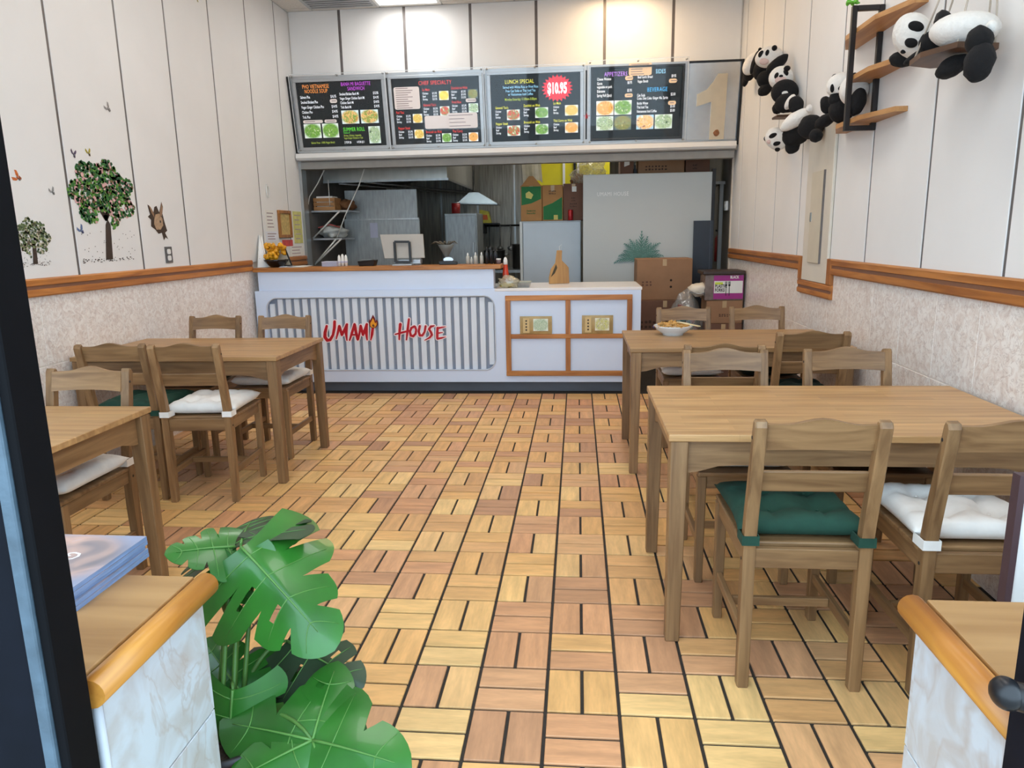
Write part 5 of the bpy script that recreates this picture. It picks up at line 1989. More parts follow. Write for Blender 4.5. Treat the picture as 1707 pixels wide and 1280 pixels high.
tube(bm, [(c.x, 8.6, c.z + .17), (c.x + .03, 8.57, c.z + .12), (c.x + .04, 8.56, c.z - .05)], .008, 6)
obj('hose', bm, BLACKP, t)
box('bracket', c.x - .04, XR, 8.655, 8.665, c.z - .10, c.z + .05, STEELD, t)

# ---- stack of boxes in front of the board
a, b_ = P(1062, 432, 7.5), P(1155, 430, 7.5)
x0, x1 = a.x, b_.x
HOLE = basic('carton_hole', (40, 28, 22), .9)
def circ(u, v, r, rx=1.0):
    return [(u + r * math.cos(2 * PI * k / 10), v + r * rx * math.sin(2 * PI * k / 10)) for k in range(10)]
zc_ = P(1100, 500, 7.5).z
carton('flat fronted tan carton under the palm print', x0, x1, 7.5, 7.86, zc_, a.z, CARD, [('poly', circ(.62, .48, .022, 1.3), HOLE), ('poly', circ(.62, .32, .022, 1.3), HOLE), ('text', 'lf', .2, .35, .14, CARDD)], False, 'cartons stacked at the counter end')
carton('dark tan carton at the bottom of the stack by the counter end', x0, x1 + .02, 7.48, 7.88, 0.0, zc_ - .002, CARDD, [('text', 'THIS SIDE UP', .5, .6, .08, DKP)], False, 'cartons stacked at the counter end')

# forks box on its stack by the wall
yf = 7.05
a, b_ = P(1176, 458, yf), P(1239, 498, yf)
zt_, zb_ = a.z, b_.z
x0, x1 = a.x, min(b_.x, XR - .02)
PURP = basic('magenta_print', (160, 40, 130), .45, var=.05)
fk = wthing('forks_box', 'clear tub of plastic forks with a magenta label and dark lid', 'box', ((x0 + x1) / 2, yf + .15, zb_ - .02))
box('tub', x0, x1, yf, yf + .30, zb_ - .012, zt_, basic('smoky_tub', (120, 106, 100), .25, var=.3, scale=16), fk, .006)
box('lid', x0 - .025, x1 + .008, yf - .02, yf + .32, zt_, zt_ + .035, basic('dark_lid', (58, 44, 38), .4), fk, .008)
lx = x0 + (x1 - x0) * .22
box('label', lx, x1 - .006, yf - .004, yf - .001, zb_, zt_ - .008, PURP, fk)
h = zt_ - zb_
box('label_white', lx + .004, x1 - .012, yf - .0055, yf - .004, zb_ + h * .24, zb_ + h * .74, PAPER, fk)
box('label_yellow', lx + .012, lx + .085, yf - .0065, yf - .0055, zb_ + h * .60, zb_ + h * .69, basic('lime_print', (206, 220, 70), .5), fk)
for i, (s, zz, sz, m) in enumerate((('PLASTIC', .47, .042, BLACKP), ('FORKS', .31, .042, BLACKP), ('BLACK', .84, .036, PAPER))):
    bm = B()
    text_into(bm, s, sz, 0, 0, 0, .72, 'LEFT', .0012)
    xx = lx + .012 if i < 2 else x1 - .13
    bmesh.ops.transform(bm, matrix=Matrix.Translation((xx, yf - .007, zb_ + h * zz)) @ Matrix.Rotation(PI / 2, 4, 'X'), verts=bm.verts[:])
    obj('lettering', bm, m, fk)
for k in (0, 1):
    xx = lx + .115 + k * .03
    bm = B()
    bx(bm, xx - .003, xx + .003, yf - .0075, yf - .0058, zb_ + h * .14, zb_ + h * .55)
    for q in (-.008, -.0027, .0027, .008):
        bx(bm, xx + q - .0015, xx + q + .0015, yf - .0075, yf - .0058, zb_ + h * .60, zb_ + h * .72)
    bx(bm, xx - .0095, xx + .0095, yf - .0075, yf - .0058, zb_ + h * .53, zb_ + h * .60)
    obj('printed_fork', bm, BLACKP, fk)
zbin = zb_ - .014
carton('brown carton under the forks tub', x0 + .02, x1, yf + .01, yf + .30, zbin - .22, zbin, CARD, [('text', 'CUPS', .5, .3, .3, DKP)])
carton('lower brown carton with stamped seal under the forks tub', x0 + .01, x1, yf + .0, yf + .31, 0.0, zbin - .222, CARDD, [('poly', [(.2, .70), (.8, .70), (.8, .9), (.2, .9)], CARD)])
# bag of recycling left of the forks tub
t = wthing('recycling_bag', 'clear bag of empty bottles and cans beside the forks tub', 'bag', (1.06, 7.15, 0))
bm = B()
ball(bm, (1.05, 7.2, .40), (.17, .16, .40), None, 22, 16, .25, 5)
obj('bag', bm, clear_mat('recycle_poly', (.95, .97, .97), .10, .15, .18, (220, 224, 224)), t)
rr = random.Random(3)
for i in range(26):
    bm = B()
    p = Vector((1.05 + rr.uniform(-.11, .11), 7.18 + rr.uniform(-.11, .09), rr.uniform(.15, .66)))
    d = Vector((rr.uniform(-1, 1), rr.uniform(-.4, .4), rr.uniform(-.6, .6))).normalized() * .05
    tube(bm, [p - d, p + d * .7, p + d * 1.2], [.026, .026, .012], 8)
    obj('empty_bottle', bm, [basic('bottle_teal', (90, 150, 150), .25), basic('bottle_clear', (196, 204, 204), .2), basic('can_maroon', (110, 44, 44), .3), basic('can_dark', (46, 52, 56), .3)][i % 4], t)
t = wthing('white_bundle', 'white paper bundle resting on top of the recycling bag', 'bundle', (1.08, 7.12, .82))
bm = B()
c = P(1166, 483, 7.1)
ball(bm, (c.x, 7.14, c.z), (.10, .09, .06), None, 18, 10, .4, 9)
obj('paper', bm, basic('cream_paper', (226, 216, 200), .8, var=.06, bump=.4, scale=14), t)
bm = B()
tube(bm, [(c.x - .09, 7.08, c.z - .02), (c.x, 7.05, c.z - .035), (c.x + .08, 7.08, c.z - .02)], .006, 6)
obj('band', bm, SILVER, t)

# ================================================================== THINGS ON THE COUNTER
ZO = 1.1375
ZW = 0.9305
t = wthing('computer_monitor', 'silver computer monitor seen from behind on the oak top', 'monitor', (-1.60, 6.50, ZO))
a, b_ = P(633, 390, 6.50), P(708, 431, 6.50)
bm = B()
vs = [P(633, 391, 6.52), P(705, 390, 6.52), P(708, 430, 6.47), P(641, 431, 6.47)]
lo = [bm.verts.new(v) for v in vs]
hi = [bm.verts.new(v + Vector((0, .018, 0))) for v in vs]
bm.faces.new(lo[::-1])
bm.faces.new(hi)
for i in range(4):
    bm.faces.new((lo[i], lo[(i + 1) % 4], hi[(i + 1) % 4], hi[i]))
bevel(bm, .004, 2)
obj('back_shell', bm, basic('monitor_silver', (176, 170, 162), .4, .2, var=.02), t)
q = [P(657, 403, 6.46), P(682, 403, 6.46), P(684, 437, 6.44), P(659, 437, 6.44)]
def bar(bm, p, r, w):
    d = (r - p).normalized()
    s = Vector((0, -1, 0)).cross(d).normalized() * w
    A = [p - s, p + s, r + s, r - s]
    lo = [bm.verts.new(v) for v in A]
    hi = [bm.verts.new(v + Vector((0, .016, 0))) for v in A]
    bm.faces.new(lo)
    bm.faces.new(hi[::-1])
    for i in range(4):
        bm.faces.new((lo[i], hi[i], hi[(i + 1) % 4], lo[(i + 1) % 4]))
for i, nm in enumerate(('stand_bar', 'stand_leg', 'stand_foot', 'stand_leg')):
    bm = B()
    bar(bm, q[i], q[(i + 1) % 4], .010)
    obj(nm, bm, BLACKP, t)
box('base', q[3].x - .02, q[2].x + .02, 6.40, 6.56, ZO, ZO + .012, SILVER, t, .003)
box('base_block', q[3].x + .01, q[2].x + .08, 6.50, 6.58, ZO + .012, ZO + .05, SILVER, t, .003)

t = wthing('card_tray', 'low black tray on the oak top left of the monitor', 'tray', (-1.90, 6.47, ZO))
bm = B()
a, b_ = P(598, 441, 6.45).x, P(627, 441, 6.45).x
vs = [(a + .01, 6.42, ZO), (b_ - .015, 6.42, ZO), (b_ - .015, 6.52, ZO), (a + .01, 6.52, ZO)]
vt = [(a, 6.41, ZO + .045), (b_, 6.41, ZO + .055), (b_, 6.53, ZO + .055), (a, 6.53, ZO + .045)]
lo = [bm.verts.new(v) for v in vs]
hi = [bm.verts.new(v) for v in vt]
bm.faces.new(lo[::-1])
bm.faces.new(hi)
for i in range(4):
    bm.faces.new((lo[i], lo[(i + 1) % 4], hi[(i + 1) % 4], hi[i]))
bevel(bm, .004, 1)
obj('tray', bm, BLACKP, t)
box('cards', a + .015, b_ - .03, 6.43, 6.50, ZO + .05, ZO + .058, basic('grey_cards', (120, 124, 122), .5), t)
# white paper cups and napkins
for i, px in enumerate((566, 571, 576)):
    c = P(px, 440, 6.50)
    t = wthing('napkin_roll', ['first', 'middle', 'last'][i] + ' of three upright white napkin rolls beside the folded napkins', 'napkin', (c.x, 6.50, ZO), 'napkin rolls')
    bm = B()
    lathe(bm, [(0, 0), (.013, 0), (.015, .05), (.012, .085 + .01 * (i % 2)), (.004, .10 + .008 * (i % 2)), (0, .10)], 10, (c.x, 6.50 + .01 * i, ZO))
    obj('roll', bm, PAPER, t)
    bm = B()
    lathe(bm, [(.0155, .03), (.0160, .032), (.0160, .042), (.0155, .044)], 10, (c.x, 6.50 + .01 * i, ZO))
    obj('band', bm, basic('lilac_band', (190, 186, 206), .6), t)
c = P(553, 436, 6.50)
t = wthing('napkin_pile', 'pile of folded lilac napkins on the oak top', 'napkins', (c.x, 6.50, ZO))
for i in range(5):
    o = box('napkin', c.x - .075, c.x + .065, 6.44, 6.56, ZO + .0005 + i * .009, ZO + .0085 + i * .009, basic('lilac_napkin', (186, 186, 206), .8, var=.05), t, .002, 1)
# tape dispenser and cone planter
c = P(748, 437, 6.48)
t = wthing('tape_dispenser', 'black and silver tape dispenser on the oak top', 'dispenser', (c.x, 6.48, ZO))
bm = B()
prism(bm, [(c.x - .08, ZO), (c.x + .08, ZO), (c.x + .075, ZO + .025), (c.x + .03, ZO + .035), (c.x - .05, ZO + .035), (c.x - .085, ZO + .03)], 6.45, 6.51, 'y')
bevel(bm, .004, 1)
obj('base', bm, BLACKP, t)
bm = B()
prism(bm, [(c.x + .045 * math.cos(k * PI / 8), ZO + .045 + .022 * math.sin(k * PI / 8)) for k in range(16)], 6.462, 6.498, 'y')
obj('tape', bm, basic('silver_tape', (190, 192, 196), .2, .5), t)
c = P(744, 412, 6.56)
t = wthing('cone_planter', 'grey cone planter with dry spiky fronds behind the tape dispenser', 'planter', (c.x, 6.57, ZO))
bm = B()
lathe(bm, [(0, 0), (.025, 0), (.018, .03), (.012, .06), (.05, .13), (.075, .175), (.070, .175), (.0, .15)], 16, (c.x, 6.555, ZO))
obj('cone', bm, basic('slate_cone', (110, 112, 108), .5), t)
for i in range(16):
    a = i * 2.4
    bm = B()
    L = .05 + .05 * ((i * 7) % 5) / 5
    p0 = Vector((c.x + .02 * math.cos(a), 6.555 + .02 * math.sin(a), ZO + .168))
    p1 = p0 + Vector((L * math.cos(a), L * math.sin(a) * .5, .035))
    p2 = p0 + Vector((L * 1.5 * math.cos(a), L * 1.1 * math.sin(a) * .5, .012))
    tube(bm, [p0, p1, p2], [.004, .005, .001], 5)
    obj('frond', bm, basic('dry_frond', (96, 88, 74), .8, var=.3, scale=30), t)
# condiment bottles
for i, (px, h, r, m, lab) in enumerate(((780, .10, .017, 'pale', 'pale squeeze bottle nearest the cone planter'), (786, .065, .012, 'pale', 'short pale squeeze bottle between two taller ones'), (793, .105, .017, 'pale', 'pale squeeze bottle in the middle of the row'), (803, .105, .016, 'pale', 'pale squeeze bottle next to the dark bottles'),
                                        (812, .15, .016, 'dark', 'dark sauce bottle next to the squeeze bottles'), (819, .16, .015, 'dark', 'tall dark sauce bottle in the middle of the dark trio'), (826, .145, .016, 'dark', 'dark sauce bottle at the end of the oak top'))):
    c = P(px, 440, 6.52)
    t = wthing('condiment_bottle', lab, 'bottle', (c.x, 6.52, ZO), 'condiment bottles on the oak top')
    bm = B()
    lathe(bm, [(0, 0), (r, 0), (r, h * .6), (r * .9, h * .68), (r * .45, h * .74), (r * .45, h * .8), (0, h * .8)], 12, (c.x, 6.52, ZO))
    obj('body', bm, basic('squeeze_pale', (190, 192, 184), .4) if m == 'pale' else basic('sauce_dark', (36, 40, 46), .25), t)
    bm = B()
    lathe(bm, [(r * .5, h * .78), (r * .5, h * .84), (r * .15, h), (0, h)], 10, (c.x, 6.52, ZO))
    obj('nozzle', bm, WHITEP if m == 'pale' else BLACKP, t)
c = P(832, 436, 6.50)
t = wthing('small_jar', 'little white lidded jar at the oak top corner', 'jar', (c.x + .0, 6.46, ZO))
bm = B()
lathe(bm, [(0, 0), (.020, 0), (.020, .035), (0, .035)], 14, (c.x, 6.46, ZO))
obj('jar', bm, basic('plum_jar', (110, 92, 96), .4), t)
bm = B()
lathe(bm, [(0, .0352), (.021, .0352), (.021, .048), (0, .048)], 14, (c.x, 6.46, ZO))
obj('lid', bm, WHITEP, t)
# red sauce bottle in its bag, foil tray, chopping board on the white top
c = P(843, 460, 6.48)
t = wthing('chili_bottle', 'red chili sauce bottle with white cap on the white counter', 'bottle', (c.x, 6.48, ZW))
bm = B()
lathe(bm, [(0, 0), (.028, 0), (.028, .12), (.024, .15), (.020, .18), (.018, .20), (0, .20)], 18, (c.x, 6.48, ZW))
obj('body', bm, basic('chili_red', (206, 60, 26), .3, var=.06), t)
bm = B()
lathe(bm, [(0, .2), (.019, .2), (.019, .235), (.010, .262), (0, .265)], 14, (c.x, 6.48, ZW))
obj('cap', bm, WHITEP, t)
c2 = P(846, 470, 6.42)
t = wthing('snack_bag', 'crumpled clear snack bag around the chili bottle', 'bag', (c2.x, 6.41, ZW))
bm = B()
ball(bm, (c2.x + .01, 6.40, ZW + .052), (.085, .035, .052), None, 22, 12, .5, 6)
obj('bag', bm, clear_mat('snack_poly', (.96, .96, .92), .18, .15, .35, (214, 206, 180)), t)
bm = B()
ball(bm, (c2.x, 6.40, ZW + .026), (.06, .022, .022), None, 14, 8, .6, 2)
obj('snack', bm, basic('snack_yellow', (196, 180, 96), .7, var=.4, scale=50), t)
a, b_ = P(858, 473, 6.50).x, P(885, 473, 6.50).x
t = wthing('foil_tray', 'foil lidded tray beside the snack bag', 'tray', ((a + b_) / 2, 6.48, ZW))
bm = B()
lo = [bm.verts.new(v) for v in ((a + .012, 6.42, ZW), (b_ - .012, 6.42, ZW), (b_ - .012, 6.54, ZW), (a + .012, 6.54, ZW))]
hi = [bm.verts.new(v) for v in ((a, 6.40, ZW + .04), (b_, 6.40, ZW + .04), (b_, 6.56, ZW + .04), (a, 6.56, ZW + .04))]
bm.faces.new(lo[::-1])
bm.faces.new(hi)
for i in range(4):
    bm.faces.new((lo[i], lo[(i + 1) % 4], hi[(i + 1) % 4], hi[i]))
obj('tray', bm, STEEL, t)
box('lid', a - .004, b_ + .004, 6.396, 6.564, ZW + .04, ZW + .05, basic('grey_green_lid', (150, 156, 146), .5), t, .003, 1)
# chopping board standing up
t = wthing('chopping_board', 'paddle shaped wooden chopping board standing on the white counter', 'board', (-.165, 6.80, ZW))
outline = [(915, 473), (915, 462), (918, 448), (926, 438), (928, 417), (937, 417), (936, 434), (944, 441), (948, 446), (949, 472)]
z_off = ZW + .001 - P(930, 473, 6.80).z
bm = B()
prism(bm, [(P(u, v, 6.80).x, P(u, v, 6.80).z + z_off) for u, v in outline], 6.80, 6.822, 'y')
bevel(bm, .003, 1)
obj('board', bm, wood('honey_board', (190, 140, 70), (150, 104, 48), 'z', 18, .45), t)
bm = B()
p = P(933, 418, 6.80)
tube(bm, [(p.x, 6.81, p.z + z_off - .01), (p.x - .005, 6.80, p.z + z_off + .04), (p.x + .02, 6.80, p.z + z_off + .06), (p.x + .01, 6.81, p.z + z_off - .01)], .002, 5)
obj('cord_loop', bm, WHITEP, t)
bm = B()
vs = [(918, 462), (927, 440), (929, 446), (925, 455)]
prism(bm, [(P(u, v, 6.80).x, P(u, v, 6.80).z + z_off) for u, v in vs], 6.798, 6.7998, 'y')
obj('burnt_mark', bm, basic('burnt_wood', (70, 60, 34), .7), t)
# left end of the oak top: framed notice, gold flower bowl, tablet, papers
t = wthing('notice_frame', 'white framed paper notice leaning at the wall end of the counter', 'notice', (-2.87, 6.47, ZO))
vs = [P(413, 389, 6.56), P(432, 389, 6.60), P(446, 442, 6.46), P(429, 443, 6.42)]
z_off = ZO - min(v.z for v in vs)
vs = [Vector((max(v.x, XL + .012), v.y, max(v.z + z_off, ZO))) for v in vs]
def sheet(name, vs, th, m, par, inset=0.0, lift=0.0):
    c = sum(vs, Vector()) / 4
    nrm = (vs[1] - vs[0]).cross(vs[3] - vs[0]).normalized()
    if nrm.y > 0:
        nrm = -nrm
    q = [v.lerp(c, inset) + nrm * lift for v in vs]
    bm = B()
    lo = [bm.verts.new(v) for v in q]
    hi = [bm.verts.new(v - nrm * th) for v in q]
    bm.faces.new(lo)
    bm.faces.new(hi[::-1])
    for i in range(4):
        bm.faces.new((lo[i], hi[i], hi[(i + 1) % 4], lo[(i + 1) % 4]))
    return obj(name, bm, m, par)
sheet('frame', vs, .008, WHITEP, t)
pg = sheet('page', vs, .0008, basic('notice_page', (206, 214, 216), .6, var=.04, scale=40, vec=(1, 1, 4)), t, .10, .0012)
for k in range(6):
    u = .22 + k * .10
    A, D = vs[0].lerp(vs[3], u), vs[1].lerp(vs[2], u)
    A2, D2 = vs[0].lerp(vs[3], u + .025), vs[1].lerp(vs[2], u + .025)
    sheet('printed_line', [A.lerp(D, .2), A.lerp(D, .75), A2.lerp(D2, .75), A2.lerp(D2, .2)], .0006, TXT['k'], pg, 0, .0022)
c = P(461, 440, 6.47)
t = wthing('flower_bowl', 'black bowl holding a clump of golden flowers on the counter', 'bowl', (c.x, 6.47, ZO))
bm = B()
lathe(bm, [(0, 0), (.05, 0), (.075, .02), (.105, .055), (.112, .07), (.098, .07), (.06, .03), (0, .02)], 24, (c.x, 6.47, ZO))
obj('bowl', bm, basic('gloss_black', (24, 18, 18), .15), t)
rr = random.Random(4)
for i in range(34):
    bm = B()
    p = Vector((c.x + rr.uniform(-.075, .075), 6.47 + rr.uniform(-.05, .05), ZO + .07 + rr.uniform(0, .13)))
    ball(bm, p, (.026, .022, .020), Euler((rr.random() * 3, rr.random() * 3, 0)).to_matrix(), 8, 6, .8, i)
    obj('golden_petal', bm, basic('gold_petal', (226, 160, 24), .45, var=.35, scale=40), t)
t = wthing('tablet', 'black edged tablet leaning behind the flower bowl', 'tablet', (-2.72, 6.53, ZO))
vs = [P(437, 402, 6.57), P(474, 402, 6.58), P(487, 434, 6.54), P(450, 436, 6.53)]
z_off = ZO - min(v.z for v in vs)
vs = [Vector((max(v.x, XL + .012), v.y, max(v.z + z_off, ZO))) for v in vs]
sheet('case', vs, .010, BLACKP, t)
sheet('screen', vs, .0006, basic('cream_screen', (180, 170, 150), .3), t, .12, .0012)
for i, (px0, px1, py, lab, m) in enumerate(((480, 512, 439, 'white papers lying flat by the kitchen opening end of the oak top', PAPER), (470, 494, 441, 'pale blue sheet lying beside the flower bowl', basic('blue_paper', (196, 206, 222), .7)))):
    a, b_ = P(px0, py, 6.46).x, P(px1, py, 6.46).x
    t = wthing('loose_papers', lab, 'papers', ((a + b_) / 2, 6.46, ZO))
    for k in range(3):
        d = .006 * k
        bm = B()
        pts = [(a + d, 6.37 + i * .01), (b_ - d, 6.36 + d), (b_ + d, 6.56 - i * .05), (a - d, 6.55 - i * .05)]
        prism(bm, pts, ZO + .0006 + k * .003, ZO + .0026 + k * .003, 'z')
        obj('sheet', bm, m, t)

# ================================================================== PAPERS ON THE WALL BESIDE THE COUNTER
def wall_paper(name, label, cat, p0, p1, m, th=.003, frame=None, lines=0, lm='k'):
    """p0 top-left pixel, p1 bottom-right pixel on the decal wall"""
    a, b_ = PX(p0[0], p0[1], XL), PX(p1[0], p1[1], XL)
    y0, y1, z1, z0 = a.y, b_.y, a.z, b_.z
    t = wthing(name, label, cat, (XL, (y0 + y1) / 2, z0))
    if frame:
        w = .03
        for nm, q in (('frame_bar', (y0, y1, z1 - w, z1)), ('frame_bar', (y0, y1, z0, z0 + w)), ('frame_bar', (y0, y0 + w, z0 + w, z1 - w)), ('frame_bar', (y1 - w, y1, z0 + w, z1 - w))):
            box(nm, XL + .001, XL + .025, q[0], q[1], q[2], q[3], frame, t, .003, 1)
    pg = box('page', XL + .0008, XL + th, y0 + (.01 if frame else 0), y1 - (.01 if frame else 0), z0 + (.01 if frame else 0), z1 - (.01 if frame else 0), m, t)
    for k in range(lines):
        z = z1 - (z1 - z0) * (k + .8) / (lines + .8)
        box('printed_line', XL + th, XL + th + .0006, y0 + (y1 - y0) * .15, y1 - (y1 - y0) * (.15 + .2 * ((k * 3) % 4) / 4), z - .006, z + .004, TXT[lm], pg)
    return t


wall_paper('wall_notice', 'pale paper notice left of the gold picture frame', 'notice', (441, 350), (459, 384), PAPER, .003, None, 5)
wall_paper('wall_notice', 'small white paper under the pale notice by the gold frame', 'notice', (442, 386), (464, 402), basic('white_bond', (226, 228, 236), .7), .003, None, 3)
t = wall_paper('gold_picture', 'gold framed picture hung on the wall beside the kitchen opening', 'picture', (461, 350), (485, 396), basic('gold_icon', (198, 172, 110), .5, var=.25, scale=40), .010, wood('gilt_frame', (176, 118, 56), (130, 80, 34), 'z', 30, .35))
wall_paper('wall_poster', 'yellow green poster beside the gold framed picture', 'poster', (487, 352), (505, 405), basic('poster_yellow', (214, 210, 130), .6, var=.15, scale=12), .003, None, 6)
wall_paper('wall_notice', 'red edged paper below the gold framed picture', 'notice', (470, 400), (488, 410), basic('red_paper', (200, 80, 80), .6, var=.2, scale=20), .004)
wall_paper('wall_notice', 'white paper sheet below the yellow green poster', 'notice', (482, 408), (507, 431), PAPER, .0035, None, 4)

# ================================================================== PLUSH PANDAS
FURW = basic('white_plush', (232, 228, 222), .95, var=.04, scale=60, bump=.5)
FURB = basic('black_plush', (14, 13, 15), .95, var=.2, scale=60, bump=.5)
FURP = basic('pinkish_plush', (214, 186, 178), .95, var=.05, scale=60, bump=.4)


def panda(label, X0, parts, base, group='plush pandas on the wall'):
    """parts: name, photo pixel, depth offset in metres from the wall-side plane x = X0, radii in photo pixels, tilt, fur, depth radius.
    Features given with offset 'on' sit on the surface of the head or body named last."""
    t = wthing('plush_panda', label, 'plush toy', base, group)
    eye = Vector((0, 0, CAM_H))
    solid = {}
    for i, pt in enumerate(parts):
        nm, px, py, off, rpx, rot, m, dep = pt[:8]
        c = PX(px, py, X0)
        k = c.y / 1206.8
        d = (c - eye).normalized()
        yaw = -math.atan2(c.x, c.y)
        rx, rz = rpx[0] * k, rpx[1] * k
        M3 = Matrix.Rotation(yaw, 3, 'Z') @ Euler((0, -math.radians(rot), 0)).to_matrix()
        if isinstance(off, str):
            hc, hr, hm = solid[off]
            q = hm.transposed() @ (eye - hc)
            w = hm.transposed() @ d
            q = Vector((q.x / hr[0], q.y / hr[1], q.z / hr[2]))
            w = Vector((w.x / hr[0], w.y / hr[1], w.z / hr[2]))
            A_, B2, C_ = w.dot(w), 2 * q.dot(w), q.dot(q) - 1
            disc_ = max(0.0, B2 * B2 - 4 * A_ * C_)
            tt = (-B2 - math.sqrt(disc_)) / (2 * A_)
            c = eye + d * (tt + dep * .2)
        else:
            c = c + d * off
            ext = math.sqrt((rx * math.cos(yaw)) ** 2 + (dep * math.sin(yaw)) ** 2)
            if c.x + ext > XR - .002:
                c = c * 1.0
                c.x = XR - .002 - ext
            solid[nm] = (c.copy(), (rx, dep, rz), M3)
        bm = B()
        ball(bm, c, (rx, dep, rz), M3, 20, 14, .10 if min(rx, rz) > .03 and nm not in ('head', 'body') else 0, i * 3.1)
        obj(nm, bm, m, t)
    return t


B_, W_ = FURB, FURW
panda('large plush panda sprawled over the hanging swing board', 1.42, [
    ('body', 1608, 50, .03, (47, 25), -3, W_, .10),
    ('head', 1523, 60, .0, (27, 34), 30, W_, .09),
    ('shoulder', 1574, 47, -.035, (14, 24), 14, B_, .105),
    ('arm', 1554, 71, -.075, (18, 17), 0, B_, .05),
    ('forearm', 1534, 91, -.05, (24, 7), 28, B_, .035),
    ('paw', 1504, 99, -.04, (18, 11), -8, B_, .04),
    ('thigh', 1632, 68, -.06, (18, 20), 0, B_, .05),
    ('leg', 1632, 104, -.07, (20, 27), -8, B_, .05),
    ('foot', 1587, 111, -.02, (23, 14), 28, B_, .05),
    ('eye_patch', 1527, 44, 'head', (11, 7), -25, B_, .014),
    ('nose', 1519, 71, 'head', (9, 7), -25, B_, .014),
    ('mouth', 1506, 86, 'head', (4, 3), 0, B_, .012),
    ('ear', 1499, 46, .01, (5, 6), 0, B_, .03),
    ('tail', 1653, 46, .03, (9, 10), 0, W_, .04),
], (1.42, 3.0, 2.05))
panda('plush panda sitting behind the black rack post', 1.50, [
    ('body', 1424, 150, .03, (21, 23), 0, W_, .07),
    ('head', 1402, 142, -.05, (21, 18), 10, W_, .065),
    ('arm', 1398, 164, -.09, (14, 12), 0, B_, .035),
    ('belly', 1403, 183, -.01, (19, 19), 0, B_, .065),
    ('arm', 1378, 176, -.02, (9, 14), 20, B_, .035),
    ('leg', 1429, 170, -.04, (12, 20), -15, B_, .05),
    ('ear', 1392, 129, -.03, (5, 5), 0, B_, .02),
    ('ear', 1424, 128, -.02, (5, 6), 0, B_, .02),
    ('eye_patch', 1387.5, 147, 'head', (3, 6), 0, B_, .010),
    ('eye_patch', 1403, 147, 'head', (5, 4), 0, B_, .010),
], (1.48, 4.45, 1.968))
panda('plush panda dangling head down from the rack', 1.49, [
    ('back', 1334, 199, .04, (26, 11), 32, W_, .065),
    ('head', 1295, 231, -.02, (19, 16), -40, W_, .065),
    ('chest', 1326, 223, -.01, (20, 18), 25, B_, .07),
    ('arm', 1321, 243, -.04, (11, 12), -15, B_, .045),
    ('hip', 1352, 212, -.01, (19, 18), 0, B_, .065),
    ('leg', 1360, 226, -.04, (10, 10), 0, B_, .045),
    ('leg', 1376, 201, -.02, (17, 9), 28, B_, .045),
    ('eye_patch', 1288.5, 226, 'head', (6, 3.5), 20, B_, .010),
    ('eye_patch', 1295, 239, 'head', (5.5, 3.5), 15, B_, .010),
    ('nose', 1282, 236, 'head', (3.5, 3), 0, FURP, .012),
    ('ear', 1277, 231, -.01, (3.5, 4), 0, B_, .02),
    ('ear', 1296, 249, -.01, (4, 3.5), 0, B_, .02),
    ('tail', 1349, 181, .04, (5, 6), 0, W_, .02),
], (1.48, 5.2, 1.9))
panda('plush panda sitting upright on the small ledge', 1.49, [
    ('head', 1302, 130, -.02, (18, 17), -15, W_, .07),
    ('body', 1308, 153, .0, (20, 18), 0, B_, .07),
    ('lap', 1311, 172, -.01, (17, 14), 0, B_, .065),
    ('leg', 1296, 181, -.05, (8, 8), 0, B_, .045),
    ('leg', 1327, 175, -.05, (11, 13), 20, B_, .045),
    ('hip', 1317, 170, -.045, (6, 12), -30, W_, .05),
    ('muzzle', 1302, 134, 'head', (9, 6), -15, FURP, .016),
    ('eye_patch', 1294.5, 126, 'head', (3, 4.5), -20, B_, .010),
    ('eye_patch', 1310, 121, 'head', (3.5, 5), 30, B_, .010),
    ('nose', 1302, 127, 'head', (3, 2.2), 0, B_, .012),
    ('ear', 1312, 114, -.01, (5, 4), 0, B_, .025),
    ('ear', 1290, 117, -.01, (3.5, 4), 0, B_, .025),
    ('chest_tag', 1308.5, 155, 'body', (4.5, 3), 0, W_, .006),
], (1.48, 5.6, 2.2))
panda('plush panda leaning over the head of the sitting one', 1.49, [
    ('head', 1282, 95, -.03, (20, 15), 10, W_, .07),
    ('body', 1254, 106, .03, (12, 18), -35, W_, .065),
    ('chest', 1273, 117, -.01, (16, 15), 20, B_, .065),
    ('shoulder', 1260, 103, -.0, (6, 18), -20, B_, .07),
    ('arm', 1295, 107, -.07, (19, 8), 38, B_, .045),
    ('belly', 1276, 132, -.02, (13, 12), 0, B_, .06),
    ('foot', 1275, 150, -.04, (11, 8), 25, B_, .05),
    ('leg', 1249, 121, .01, (9, 12), -15, B_, .055),
    ('leg', 1243, 132, .01, (5, 11), -10, B_, .045),
    ('muzzle', 1274, 102, 'head', (7, 5), 0, FURP, .016),
    ('eye_patch', 1268.5, 90, 'head', (3.5, 5), -30, B_, .010),
    ('eye_patch', 1279, 88, 'head', (2.8, 4.5), -10, B_, .010),
    ('ear', 1291, 80, -.02, (4, 4), 0, B_, .025),
    ('ear', 1267, 83, -.02, (3, 3), 0, B_, .025),
], (1.48, 6.1, 2.4))

SHELFW = wood('rack_shelf_wood', (196, 146, 92), (162, 112, 64), 'y', 20, .5)
DKW = wood('dark_ledge_wood', (96, 66, 44), (70, 46, 30), 'y', 20, .5)
